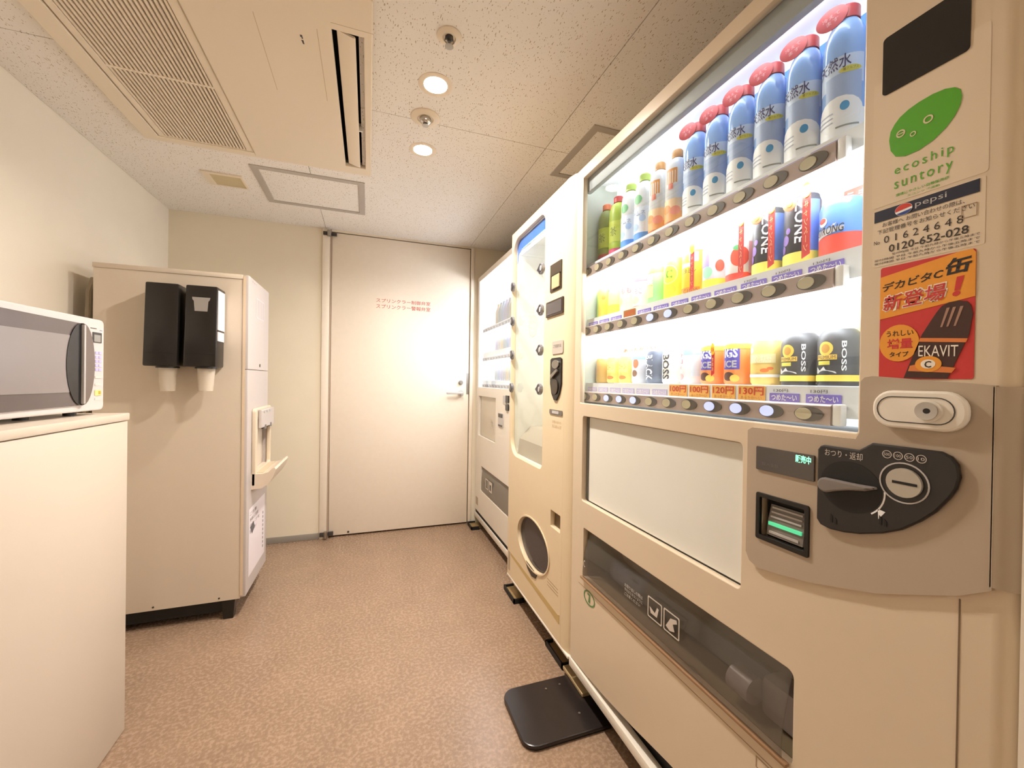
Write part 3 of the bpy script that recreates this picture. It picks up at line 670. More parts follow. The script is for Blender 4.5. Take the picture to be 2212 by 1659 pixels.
plate('poster_emblem', F1, [ell(*P(.565, .125), .0135, .0105)], .0019, .0021, po, PO); plate('poster_emblem', F1, [ell(*P(.565, .125), .0075, .006)], .0022, .0024, po, PW)
ptext('C', .53, .60, .095, .15, PK, .0026, 0, .02)
ptext('EKAVIT', .46, .86, .185, .275, PW, .0019, -.05, .0)
for a in (.74, .80, .87): plate('poster_shine', F1, [[P(a, .57), P(a + .03, .57), P(a - .04, .42), P(a - .06, .42)]], .0015, .0017, po, flat('poster shine', 168, 130, 110))
# switch plate on the partition's edge
r = root('wall_plate', (.676, .20, 1.01), 'white plate on the partition edge at the far right of the big machine', 'plate')
MB().box((.670, .12, .962), (.6798, .2325, 1.066), .002).put('plate_body', r, WHITE); MB().box((.6692, .15, 1.0), (.6703, .19, 1.03), .0003).put('plate_button', r, LGREY)

# ------------------------------------------------------------ drink samples in the big machine
ORD = ['right end', 'second from right', 'third from right', 'fourth from right', 'fifth from right', 'sixth from right',
       'seventh from right', 'eighth from right', 'ninth from right', 'tenth from right', 'second from left', 'left end']
SH = ['top shelf', 'middle shelf', 'lower shelf']
SHG = ['drink samples on the top shelf', 'drink samples on the middle shelf', 'drink samples on the lower shelf']
class Drink:
    def __init__(s, name, look, cat, ri, k, rad):
        s.r = rad; s.c = Vector((.764 + rad, P0 + PD * k, rows[ri][1] + .0012))
        s.root = root(name, s.c, f'{look}, {ORD[k]}, {SH[ri]}', cat, SHG[ri])
        s.fr = frame(s.c, (0, -1, 0), (0, 0, 1)); s.n = 0
    def body(s, nm, prof, m, seg=28):
        mb = MB(); mb.lathe(prof, s.c, 'z', seg); return mb.put(nm, s.root, m)
    def wr(s, rr=None):
        R = rr or s.r
        return lambda u, v, w: Vector((math.sin(u / R + .26) * (R + w), v, math.cos(u / R + .26) * (R + w)))
    def patch(s, nm, u0, u1, v0, v1, m, rr=None, w=None, cut=0.0):
        s.n += 1; w = w or .0003 + .00012 * s.n; f = s.wr(rr); n = 10
        mb = MB(s.fr); A = [mb._v(f(u0 + (u1 - u0) * i / n, v0 + cut * i / n, w)) for i in range(n + 1)]; B = [mb._v(f(u0 + (u1 - u0) * i / n, v1, w)) for i in range(n + 1)]
        for i in range(n): mb.face([A[i], A[i + 1], B[i + 1], B[i]])
        me = mb.mesh(); o = put(nm, me, s.root, m); return o
    def oval(s, nm, u, v, a, b, m, rr=None):
        s.n += 1; w = .0003 + .00012 * s.n; f = s.wr(rr); mb = MB(s.fr); n = 20; rings = []
        c = mb._v(f(u, v, w))
        for q in (.4, .75, 1.0): rings.append([mb._v(f(u + a * q * math.cos(2 * math.pi * i / n), v + b * q * math.sin(2 * math.pi * i / n), w)) for i in range(n)])
        for i in range(n):
            j = (i + 1) % n; mb.face([c, rings[0][i], rings[0][j]])
            for q in (0, 1): mb.face([rings[q][i], rings[q + 1][i], rings[q + 1][j], rings[q][j]])
        return put(nm, mb.mesh(), s.root, m)
    def poly(s, nm, pts, m, rr=None):
        s.n += 1; w = .0003 + .00012 * s.n; f = s.wr(rr); mb = MB(s.fr); mb.face([mb._v(f(p[0], p[1], w)) for p in pts]); return put(nm, mb.mesh(), s.root, m)
    def text(s, t, u0, u1, v0, v1, m, vert=False, rr=None, bold=0.0, shear=0.0):
        s.n += 1
        return text('lettering', s.fr, t, u0, u1, v0, v1, s.root, m, w=.0005 + .00012 * s.n, bold=bold, vert=vert, wrap=s.wr(rr), shear=shear)
def bottle_prof(r, h, neck=.0125):
    return [(0, 0), (r * .9, 0), (r, .006), (r, h * .24), (r * .96, h * .26), (r * .96, h * .30), (r, h * .32), (r, h * .70), (r * .97, h * .75), (r * .90, h * .80), (r * .74, h * .86), (neck, h * .90), (neck, h * .93)]
def cap_prof(h, r=.0150):
    return [(0, h * .90), (r, h * .90), (r, h * .985), (r * .85, h), (0, h)]
CAPR = flat('cap red', 186, 60, 62, .35)
WATER = mat('water bottle', rgb(150, 190, 246), 0.14, var=.05, scale=60); WATER2 = flat('water light', 206, 224, 250)
NVT = flat('dark blue print', 52, 52, 110); YG = flat('yellow green', 212, 206, 92); PW2 = flat('bright white', 248, 250, 252); DROP = flat('drop blue', 70, 160, 214)
for k in range(6):
    d = Drink('water_bottle', 'pale blue water bottle with red cap', 'bottle', 0, k, .0320); H = .247
    d.body('body', bottle_prof(.032, H, .018), WATER); d.body('cap', cap_prof(H, .0205), CAPR)
    d.patch('upper_label', -.042, .038, .100, .150, WATER2, cut=0)
    d.patch('water_band', -.020, .034, .060, .120, flat('water grey blue', 166, 188, 226))
    d.text('天然水', -.034, .018, .128, .152, NVT, bold=.01); d.oval('leaf', .017, .124, .016, .0055, YG); d.text('南アルプス', .007, .028, .122, .127, flat('leaf print', 96, 110, 40))
    d.patch('base_label', -.048, .048, .000, .056, PW2, rr=.0325); d.oval('label_dome', 0, .055, .036, .026, PW2, rr=.0325); d.oval('drop', .010, .062, .0065, .008, DROP, rr=.0325); d.patch('base_line', -.002, .030, .026, .029, flat('label grey', 150, 156, 150), rr=.0325)
    for i in range(3): d.patch('label_text', -.034, -.006, .054 - .008 * i, .056 - .008 * i, flat('label grey blue', 176, 186, 206), rr=.0325)
    mb = MB(frame(d.c + Vector((-.0245, .008, 0)), (0, -1, 0), (0, 0, 1)))
    mb.fr = mb.fr @ Matrix.Translation((0, H * .935, 0)) @ Matrix.Rotation(math.radians(14), 4, 'Z') @ Matrix.Rotation(math.radians(18), 4, 'Y')
    mb.disc((0, 0, 0), .0235, .0012, 'w', 24, r2=.0205); f2 = mb.fr.copy(); tg = mb.put('promo_tag', d.root, CAPR)
    text('lettering', f2, '冷えて', -.013, .013, .000, .008, d.root, flat('tag print', 226, 170, 168), w=.0016); text('lettering', f2, 'ます', -.009, .009, -.010, -.002, d.root, flat('tag print', 226, 170, 168), w=.0016)
ORD_ = flat('peach orange', 246, 176, 112); PCH = flat('peach pale', 250, 214, 172); CLEARB = mat('frosted bottle', rgb(226, 230, 234), 0.15); ORC = flat('orange square', 222, 150, 78)
for k in (6, 7):
    d = Drink('juice_bottle', 'frosted bottle with orange label top and peach lower half', 'bottle', 0, k, .0305); H = .218
    d.body('body', bottle_prof(.0305, H), CLEARB); d.body('cap', cap_prof(H), flat('cap ochre', 206, 148, 78))
    d.patch('label_square', -.014, .018, .120, .160, ORC, rr=.030); d.patch('label_tip', -.006, .008, .104, .120, flat('coral', 226, 130, 110)); d.patch('peach_band', -.046, .046, .028, .078, PCH); d.patch('lower_band', -.046, .046, .018, .042, ORD_)
    d.oval('fruit', -.012, .052, .014, .012, flat('fruit orange', 248, 150, 70)); d.oval('fruit', .014, .045, .014, .012, flat('fruit pink', 246, 160, 140)); d.patch('base_band', -.046, .046, .002, .018, flat('base rust', 196, 112, 60))
GRL = flat('leaf green', 104, 184, 122); LIME = flat('cap lime', 176, 200, 92)
for k in (8, 9):
    d = Drink('lemon_water_bottle', 'clear bottle with lime cap and blue base', 'bottle', 0, k, .0305); H = .218
    d.body('body', bottle_prof(.0305, H), CLEARB); d.body('cap', cap_prof(H, .017), LIME)
    d.oval('leaf', -.002, .135, .014, .014, GRL); d.patch('pale_label', -.046, .046, .030, .112, flat('ice white', 226, 236, 252)); d.patch('blue_band', -.046, .046, .004, .034, flat('strong blue', 92, 158, 240)); d.oval('ice', -.010, .052, .012, .012, flat('ice blue', 176, 206, 250)); d.oval('ice', .014, .076, .010, .010, flat('ice blue', 176, 206, 250))
    d.text('ラムネ', -.022, .022, .085, .100, flat('ice print', 150, 170, 210))
TEA = flat('tea green', 158, 180, 52); TEA2 = flat('tea dark', 128, 140, 62)
for k in (10, 11):
    d = Drink('green_tea_bottle', ('yellow green tea bottle with red cap', 'darker green tea bottle with orange cap')[k - 10], 'bottle', 0, k, .0300); H = .208
    d.body('body', bottle_prof(.030, H), TEA if k == 10 else TEA2); d.body('cap', cap_prof(H, .0165), (CAPR, flat('cap orange', 214, 112, 70))[k - 10])
    d.patch('bright_stripe', -.040, -.018, .03, .13, flat('tea bright', 206, 220, 70)); d.patch('label', -.016, .030, .05, .12, flat('tea label', 186, 198, 76)); d.patch('pink_band', -.046, .046, .002, .028, (flat('magenta', 206, 84, 120), flat('deep red', 176, 66, 62))[k - 10]); d.text('茶', -.008, .016, .07, .10, flat('tea print', 90, 110, 40))
def can_prof(r, h):
    return [(0, .002), (r * .84, .002), (r * .88, 0), (r, .006), (r, h - .012), (r * .90, h - .003), (r * .88, h), (r * .84, h - .002), (0, h - .003)]
LID = mat('can lid', rgb(206, 206, 206), 0.25, metal=.8)
def can(look, ri, k, r, h, base, name='drink_can'):
    d = Drink(name, look, 'can', ri, k, r); d.body('body', can_prof(r, h), base)
    d.body('lid', [(0, h - .002), (r * .83, h - .001), (r * .86, h + .0008), (r * .87, h)], LID); d.h = h
    return d
# middle shelf
d = Drink('cola_can', 'big blue and red cola can under a red card', 'can', 1, 0, .0335)
d.body('body', [(0, 0), (.0315, 0), (.0335, .006), (.0335, .090), (.031, .100), (.029, .103), (0, .103)], flat('cola blue', 110, 158, 236, .3))
d.patch('white_side', -.046, -.040, .005, .092, PW2); d.patch('red_foot', -.040, .040, .004, .040, flat('cola red', 226, 84, 66)); d.oval('ball', -.022, .066, .009, .008, PW2); d.oval('ball_red', -.023, .0685, .0075, .005, flat('cola red', 226, 84, 66))
d.poly('slash', [(-.006, .054), (-.002, .054), (.022, .096), (.018, .096)], PW2); d.patch('silver_band', -.036, .012, .036, .052, flat('silver band', 214, 214, 214), cut=.010); d.text('STRONG', -.034, .012, .042, .056, DGREY, shear=.2, bold=.01)
KB = flat('energy black', 62, 62, 66); VIO = flat('violet', 140, 110, 190); BLU = flat('steel blue', 104, 132, 204)
for k in (1, 2):
    d = can('tall black energy can with white upright lettering and yellow foot', 1, k, .0300, .138, KB, 'energy_can')
    d.patch('blue_side', .022, .042, .02, .125, BLU); d.text('ZONE', -.002, .016, .045, .125, PW2, vert=-1, bold=.02); d.oval('violet_splash', -.020, .055, .008, .010, VIO); d.oval('violet_splash', -.026, .038, .006, .008, VIO); d.oval('violet_splash', -.014, .072, .005, .006, VIO)
    d.patch('yellow_foot', -.046, .046, .002, .028, flat('yellow foot', 248, 232, 110), rr=.0305)
d = can('white tomato juice can with red tomato', 1, 3, .0300, .110, flat('tomato white', 248, 246, 240)); d.oval('tomato', .012, .058, .020, .022, flat('tomato red', 238, 92, 70)); d.oval('leaf', .008, .078, .010, .006, GRL); d.patch('red_foot', -.046, .046, .002, .022, flat('foot red', 236, 78, 62)); d.patch('pink_edge', .030, .042, .02, .09, flat('pink edge', 244, 176, 176))
d = can('white can with violet blue and green bands', 1, 4, .0300, .112, flat('fruit white', 244, 240, 248)); d.patch('violet_band', -.030, .000, .055, .100, flat('violet band', 170, 156, 240)); d.oval('green_fruit', -.006, .042, .014, .014, flat('mint', 160, 226, 180)); d.patch('yellow_foot', -.046, .046, .002, .025, flat('lemon', 250, 224, 80)); d.oval('red_fruit', .024, .055, .010, .014, flat('tomato red', 238, 92, 70))
d = can('golden yellow can with dark print and orange foot', 1, 5, .0300, .115, flat('golden', 248, 206, 62)); d.patch('violet_corner', .004, .026, .085, .108, flat('violet band', 170, 156, 240)); d.patch('white_swash', -.020, .012, .072, .082, PW2); d.text('ビタミン', -.020, .020, .056, .068, DGREY, bold=.01); d.patch('orange_foot', -.030, .030, .004, .020, flat('orange foot', 240, 140, 50)); d.text('C1000', -.012, .024, .006, .016, KB)
d = can('yellow can with large green letter in a ring', 1, 6, .0300, .115, flat('lemon yellow', 246, 226, 74)); d.oval('ring', 0, .070, .024, .026, flat('ring pale', 250, 240, 150)); d.oval('green_disc', 0, .070, .021, .023, flat('lime disc', 196, 222, 70)); d.text('C', -.009, .010, .058, .084, flat('letter green', 92, 150, 40), bold=.03); d.oval('lemon', .004, .028, .016, .014, flat('golden', 248, 206, 62))
d = can('green and white can with yellow panel', 1, 7, .0300, .115, flat('fresh green', 160, 238, 150)); d.patch('white_panel', -.040, .002, .060, .090, PW2); d.patch('yellow_panel', -.038, .004, .022, .058, flat('pale lemon', 252, 244, 150)); d.text('青りんご', -.024, .004, .052, .074, flat('label red', 206, 110, 110)); d.patch('lime_top', -.03, .036, .092, .106, flat('lime top', 224, 240, 110))
d = can('white can with pink upper band', 1, 8, .0300, .115, flat('milk white', 250, 244, 240)); d.patch('pink_band', -.036, .036, .082, .104, flat('rose', 240, 140, 160)); d.patch('grey_line', -.036, .036, .072, .078, flat('greyed', 190, 176, 180)); d.text('いちご', -.018, .018, .045, .064, flat('rose print', 220, 120, 140)); d.oval('peach', -.006, .026, .014, .012, PCH); d.patch('brown_foot', -.036, .036, .004, .009, flat('foot brown', 176, 130, 110))
d = can('pale peach can with rose print', 1, 9, .0300, .115, flat('pale peach', 252, 228, 208)); d.oval('peach', .008, .070, .018, .018, flat('peach rose', 248, 206, 192)); d.text('もも', -.010, .026, .060, .078, flat('rose print', 220, 120, 140)); d.oval('peach', -.018, .035, .014, .014, flat('pale orange', 250, 196, 150))
d = can('peach and yellow can', 1, 10, .0300, .112, flat('peach mix', 250, 216, 160)); d.oval('fruit', .006, .060, .018, .016, flat('pale orange', 250, 196, 150)); d.patch('yellow_foot', -.046, .046, .002, .036, flat('lemon', 250, 224, 80)); d.oval('leaf', -.016, .085, .009, .006, GRL)
d = can('yellow green can with orange dots', 1, 11, .0300, .104, flat('yellow mix', 240, 220, 96)); d.patch('green_side', -.046, -.008, .002, .095, flat('soft green', 182, 220, 110)); d.oval('dot', .014, .072, .008, .008, flat('fruit orange', 248, 150, 70)); d.oval('dot', .018, .040, .010, .010, flat('lemon', 250, 224, 80))
# lower shelf
GOLD = flat('gold label', 236, 196, 84); DK = flat('coffee black', 74, 74, 76)
for k in (0, 1):
    d = Drink('coffee_bottle_can', 'black coffee bottle can with gold badge and yellow band', 'can', 2, k, .0325)
    d.body('body', [(0, 0), (.031, 0), (.0325, .004), (.0325, .080), (.030, .092), (.0235, .100), (0, .100)], DK); d.body('cap', [(0, .099), (.0205, .099), (.021, .102), (.021, .124), (.0195, .127), (0, .127)], flat('cap pearl', 226, 222, 226, .3))
    d.oval('badge', -.012, .066, .0125, .0125, GOLD); d.oval('badge_face', -.012, .066, .0075, .0080, flat('badge brown', 190, 140, 60)); d.patch('gold_bar', -.029, .006, .046, .055, GOLD); d.text('PREMIUM', -.027, .004, .0475, .0535, DK); d.patch('gold_bar', -.026, -.004, .037, .044, flat('olive gold', 216, 206, 90)); d.text('BOSS', .012, .019, .026, .078, PW2, vert=-1, bold=.02); d.poly('white_swash', [(-.030, .022), (.006, .022), (.004, .025), (-.010, .028), (-.014, .034), (-.022, .027), (-.030, .034)], PW2); d.patch('yellow_band', -.05, .05, .008, .019, flat('band yellow', 250, 220, 96)); d.patch('foot_line', -.05, .05, .002, .006, DGREY)
d = can('gold coffee can with red leaves', 2, 2, .0300, .092, flat('coffee gold', 240, 206, 120), 'coffee_can'); d.oval('badge', -.022, .072, .006, .006, PW2); d.patch('pale_panel', -.030, .028, .045, .064, flat('cream gold', 248, 230, 170)); d.text('微糖', -.024, .020, .046, .062, flat('gold print', 250, 244, 210)); d.oval('leaf', .008, .030, .008, .004, flat('leaf orange', 226, 120, 60)); d.oval('leaf', .018, .034, .006, .003, flat('leaf orange', 226, 120, 60)); d.patch('white_band', -.05, .05, .016, .022, PW2)
for k in (3, 4):
    d = can(('orange and blue coffee can beside the gold can', 'orange and blue coffee can behind the red strip')[k - 3], 2, k, .0300, .092, flat('coffee orange', 240, 148, 84), 'coffee_can'); d.patch('blue_panel', -.024, .016, .034, .086, flat('royal blue', 92, 84, 170)); d.text('IGS', -.020, .012, .060, .082, PW2, bold=.03); d.text('ICE', -.020, .010, .038, .054, LGREY, bold=.03); d.oval('swirl', -.008, .018, .014, .010, flat('dark roast', 84, 54, 44)); d.oval('swirl', .006, .014, .010, .008, flat('amber', 248, 190, 90)); d.patch('top_band', -.045, .045, .080, .089, flat('band yellow', 250, 220, 96))
d = can('white can with red script and sky blue top', 2, 5, .0300, .092, flat('milk can', 246, 244, 244)); d.patch('blue_top', -.008, .036, .074, .088, flat('sky blue', 166, 216, 248)); d.text('カフェ', -.034, -.008, .036, .080, flat('script red', 214, 110, 120), vert=-1); d.oval('cup', -.018, .018, .012, .009, flat('pink edge', 244, 176, 176)); d.patch('blue_side', .012, .04, .02, .072, flat('sky pale', 216, 236, 250))
d = can('white coffee can with black upright lettering', 2, 6, .0300, .092, flat('ivory', 250, 248, 236), 'coffee_can'); d.text('BOSS', -.018, .006, .012, .080, KB, vert=-1, bold=.02)
d = can('slate grey coffee can with white upright lettering', 2, 7, .0300, .092, flat('slate', 96, 104, 120), 'coffee_can'); d.text('BLACK', -.022, .006, .010, .082, PW2, vert=-1, bold=.02)
d = can('white can with orange and dark splashes', 2, 8, .0290, .084, flat('pale silver', 226, 226, 230)); d.oval('splash', .0, .060, .010, .014, flat('splash coral', 236, 130, 96)); d.oval('splash', -.004, .030, .010, .010, flat('splash brown', 140, 104, 84)); d.patch('blue_top', -.03, .03, .072, .082, flat('sky blue', 166, 216, 248))
for k in (9, 10):
    d = can('small golden yellow corn soup can', 2, k, .0290, .084, flat('corn yellow', 250, 214, 120)); d.patch('pale_panel', -.020, .020, .034, .070, flat('corn pale', 252, 230, 140)); d.text('コーン', -.014, .014, .044, .060, flat('corn print', 206, 160, 60)); d.oval('bowl', 0, .018, .014, .006, flat('bowl red', 226, 130, 70))
d = can('small gold can with rainbow slash', 2, 11, .0290, .084, flat('bronze gold', 206, 170, 96)); d.poly('rainbow_blue', [(-.024, .050), (.004, .064), (.010, .078), (-.018, .064)], flat('rainbow sky', 96, 170, 226)); d.poly('rainbow_violet', [(-.024, .040), (.0, .052), (.004, .064), (-.024, .050)], flat('rainbow violet', 140, 130, 210)); d.poly('rainbow_pink', [(-.024, .028), (-.002, .038), (.0, .052), (-.024, .040)], flat('rainbow pink', 232, 120, 130))
# cards and strips standing between the samples
SR, SY = flat('strip red', 196, 52, 44), flat('strip yellow', 250, 198, 44)
def strip(y, x, z0, z1, wd, label, t):
    f = F_x(x); r = root('promo_strip', (x, y, z0), label, 'sign', 'red promotion strips')
    plate('strip_body', f, [[(-y - wd / 2, z0), (-y + wd / 2, z0 + .006), (-y + wd / 2, z1 - .02), (-y - wd / 2, z1 - .02)]], 0, .0015, r, SR)
    plate('round_top', f, [ell(-y, z1 - .012, wd * .62, .014, 22)], .0016, .0026, r, SY); text('lettering', f, '当', -y - .005, -y + .005, z1 - .018, z1 - .007, r, REDP, w=.0032)
    text('lettering', f, t, -y - wd * .3, -y + wd * .3, z0 + .012, z1 - .032, r, flat('strip print', 236, 200, 150), w=.002, vert=-1)
strip(.532, .7555, 1.326, 1.462, .0145, 'tall red promotion strip with yellow round top beside the cola can', 'キャンペーン')
strip(.601, .7555, 1.326, 1.459, .0130, 'red promotion strip with yellow round top between the two black cans', 'キャンペーン')
strip(.671, .7555, 1.322, 1.459, .0125, 'red promotion strip with yellow round top beside the tomato can', 'キャンペーン')
strip(.812, .7555, 1.324, 1.440, .0120, 'pale orange promotion strip beside the golden yellow can', 'キャンペーン')
strip(.742, .7555, 1.110, 1.185, .0085, 'short red promotion strip between the two orange and blue cans', '新発売')
def card(y0, y1, z0, z1, x, m, label, t, mt, nm='promo_card'):
    r = root(nm, (x, (y0 + y1) / 2, z0), label, 'sign'); f = F_x(x)
    plate('card_body', f, [rect(-y1, -y0, z0, z1, .002)], 0, .0012, r, m)
    text('lettering', f, t, -y1 + .004, -y0 - .004, z0 + (z1 - z0) * .2, z1 - (z1 - z0) * .2, r, mt, w=.002, bold=.02)
card(.452, .530, 1.432, 1.462, .8535, flat('card red', 232, 120, 100), 'red card with white lettering above the cola can', 'うまい!!', PW2)
card(.475, .520, 1.214, 1.226, .8535, flat('card grey', 176, 170, 190), 'small grey card above the right-hand black coffee can', '新発売', PW2)
card(.545, .650, 1.212, 1.232, .8535, flat('card pink', 246, 214, 220), 'pale pink card above the second black coffee can', 'おすすめ', flat('card rose', 214, 150, 160))
card(1.06, 1.24, 1.196, 1.214, .8535, flat('card peach', 248, 206, 180), 'long pale orange card above the small gold cans', 'あったか～い', REDP)
for y in (.56, .63): 
    r = root('round_sign', (.7555, y, 1.43), ('orange round sign over the first black can from the right', 'orange round sign over the black can farther left')[y > .6], 'sign')
    f = F_x(.7555); plate('disc', f, [ell(-y - .004, 1.437, .0135, .0135, 22)], 0, .0012, r, flat('sign orange', 238, 110, 70)); plate('spot', f, [ell(-y - .004, 1.437, .006, .006, 16)], .0013, .002, r, SY)
# ------------------------------------------------------------ the ice cream machine in the middle
X2 = .690
F2 = F_x(X2)
v2 = root('vending_machine', (1.02, 1.66, 0), 'narrow cream machine in the middle with a tall rounded window and side buttons', 'vending machine')
IVORY = mat('ivory paint', rgb(226, 206, 172), 0.32, var=.015)
win2 = rect(-1.972, -1.572, .722, 1.805, rs=(.085, .030, .050, .075), seg=8)
plate('front_door', F2, [rect(-1.995, -1.375, .104, 1.845), win2, ell(-1.664, .376, .178, .108, 44), rect(-1.478, -1.392, .520, .584, .003)], -.02, 0, v2, IVORY, bev=.002)
pts = [(.712, 1.376)] + [(.690 + .022 - .022 * math.cos(math.radians(t)), 1.375 - .064 * math.sin(math.radians(t))) for t in (0, 15, 30, 45, 60, 75, 90)] + [(.74, 1.311), (.74, 1.376)]
MB().prism(pts, .104, 1.845, 'w').put('door_corner', v2, IVORY)
mb = MB(); mb.box((.7105, 1.98, .104), (1.36, 1.995, 1.845)); mb.box((.7105, 1.376, .104), (1.36, 1.39, 1.845)); mb.box((.7105, 1.39, 1.82), (1.36, 1.98, 1.845)); mb.box((1.345, 1.39, .104), (1.36, 1.98, 1.82)); mb.box((.7105, 1.39, .104), (1.345, 1.98, .12))
mb.box((.74, 1.3112, .104), (1.36, 1.376, 1.845)); mb.put('cabinet', v2, IVORY, smooth=False)
MB().box((.688, 1.3112, .094), (.72, 1.995, .1035), .002).put('base_rail', v2, CREAM2)
MB().box((.74, 1.33, .03), (1.34, 1.98, .0935)).put('chassis', v2, BLACKM, smooth=False)
for y in (1.40, 1.92): mb = MB(); mb.disc((.82, y, 0), .026, .03, 'w', 16); mb.put('levelling_foot', v2, STEEL)
mb = MB(); mb.box((.7105, 1.5600, .71), (.92, 1.5700, 1.815)); mb.box((.7105, 1.9735, .71), (.92, 1.9795, 1.815)); mb.box((.7105, 1.570, .711), (.92, 1.9735, .721)); mb.box((.7105, 1.57, 1.807), (.92, 1.9735, 1.815)); mb.put('window_case', v2, mat('warm white', rgb(240, 238, 228), .5), smooth=False)
MB().box((.915, 1.57, .98), (.92, 1.9735, 1.806)).put('back_panel', v2, emis('soft backlit panel', (0.98, 0.98, 0.94), .50), smooth=False)
MB().box((.910, 1.57, .722), (.92, 1.9735, .979)).put('lower_back', v2, mat('lower beige', rgb(206, 194, 172), .5), smooth=False)
plate('blue_header', F_x(.714), [[(-1.964, 1.69), (-1.955, 1.735), (-1.90, 1.752), (-1.575, 1.752), (-1.575, 1.804), (-1.966, 1.804)]], 0, .003, v2, flat('header blue', 64, 122, 222, .3))
mb = MB(); mb.tube([(.725, 1.59, 1.742), (.725, 1.955, 1.742)], .006); mb.put('lamp_tube', v2, emis('soft lit tube', DISP_COL, 8.0))
plate('window_pane', F_x(.7082), [win2], -.0012, 0, v2, GLASS)
MB().box((.80, 1.728, .86), (.83, 1.772, 1.79), .003).put('lift_column', v2, mat('column cream', rgb(244, 234, 216), .4))
mb = MB(); mb.tube([(.79, 1.75, 1.66), (.775, 1.79, 1.62), (.78, 1.76, 1.56), (.79, 1.75, 1.43)], .007); mb.put('pick_arm', v2, mat('pale tube', rgb(226, 196, 180), .4))
mb = MB(); mb.prism([(.73, .722), (.915, .722), (.915, .86), (.80, .86), (.74, .80)], 1.572, 1.972, 'v'); mb.put('lower_tray', v2, mat('lower tray', rgb(186, 174, 156), .4), smooth=False)
RING = flat('print orange', 240, 180, 150)
FW = F_x(.7068)
cr = plate('round_print', FW, [ell(-1.735, 1.345, .050, .050, 30), ell(-1.735, 1.345, .047, .047, 30)], 0, .0003, v2, RING)
text('lettering', FW, 'お好きな', -1.770, -1.700, 1.352, 1.372, cr, RING, w=.0004); text('lettering', FW, 'アイスを', -1.770, -1.700, 1.327, 1.347, cr, RING, w=.0004); text('lettering', FW, 'どうぞ', -1.760, -1.710, 1.305, 1.322, cr, RING, w=.0004)
text('lettering', FW, '17', -1.752, -1.722, 1.402, 1.432, cr, RING, w=.0004)
for side, y in ((0, 1.958), (1, 1.597)):
    for i, z in enumerate((1.570, 1.396, 1.226, 1.060)):
        s = 1 if side == 0 else -1
        fb = F_x(X2)
        kb = plate('select_button', fb, [ell(-y, z, .024, .024, 28)], -.002, .011, v2, mat('button silver', rgb(150, 150, 156), 0.25, metal=.6), bev=.003)
        plate('arrow_wedge', fb, [[(-y + s * .032, z), (-y - s * .002, z + .022), (-y - s * .006, z), (-y - s * .002, z - .022)]], .0112, .0130, kb, mat('button dark', rgb(52, 50, 56), .3), bev=.001)
        plate('button_lens', fb, [ell(-y - s * .010, z, .007, .011, 16)], .0112, .014, kb, LGREY)
# controls
fr2 = F2
bl = plate('bill_unit', fr2, [rect(-1.509, -1.407, 1.450, 1.560, .003)], 0, .004, v2, mat('unit dark', rgb(70, 60, 48), .35), bev=.001)
plate('bill_mouth', fr2, [rect(-1.480, -1.414, 1.458, 1.508, .002)], .0042, .010, bl, mat('unit cream', rgb(190, 168, 130), .4), bev=.001); plate('bill_lip', fr2, [rect(-1.492, -1.411, 1.509, 1.513)], .0042, .008, bl, BLACK)
dp = plate('price_display', fr2, [rect(-1.541, -1.387, 1.353, 1.415, .003)], 0, .006, v2, mat('frame brown', rgb(66, 56, 48), .35), bev=.001)
plate('display_glass', fr2, [rect(-1.530, -1.396, 1.361, 1.407)], .0062, .0072, dp, mat('glass grey', rgb(88, 84, 84), .15))
kp = plate('instruction_plate', fr2, [rect(-1.482, -1.385, 1.200, 1.252, .008)], 0, .003, v2, mat('plate grey', rgb(186, 176, 164), .4), bev=.001)
text('lettering', fr2, 'ご利用方法', -1.470, -1.400, 1.225, 1.238, kp, MGREY, w=.0034)
cu2 = plate('coin_unit', fr2, [[(-1.491, 1.180), (-1.491, 1.085), (-1.478, 1.045), (-1.455, 1.020), (-1.432, 1.020), (-1.408, 1.045), (-1.392, 1.085), (-1.392, 1.180), (-1.405, 1.186), (-1.478, 1.186)]], 0, .006, v2, BLACK, bev=.002)
plate('coin_plate', fr2, [ell(-1.437, 1.160, .030, .017, 22)], .0062, .011, cu2, STEEL, bev=.001); plate('return_lever', fr2, [[(-1.470, 1.118), (-1.415, 1.142), (-1.410, 1.132), (-1.462, 1.104)]], .0062, .016, cu2, STEEL, bev=.001); plate('coin_disc', fr2, [ell(-1.442, 1.072, .028, .030, 22)], .0062, .010, cu2, flat('coin dark', 70, 60, 48), bev=.001)
bg = plate('brand_badge', fr2, [rect(-1.498, -1.384, .964, .983, .006)], 0, .003, v2, flat('badge grey', 116, 108, 100)); plate('badge_window', fr2, [rect(-1.470, -1.412, .968, .979, .002)], .0032, .0042, bg, LGREY)
text('lettering', fr2, 'お問い合わせ', -1.475, -1.395, .930, .942, v2, flat('faint print', 206, 180, 140), w=.0006); text('lettering', fr2, '0120-17', -1.475, -1.395, .912, .924, v2, flat('faint print', 206, 180, 140), w=.0006)
MB().box((.7102, 1.388, .512), (.735, 1.484, .59)).put('coin_return', v2, mat('return brown', rgb(112, 92, 64), .5), smooth=False)
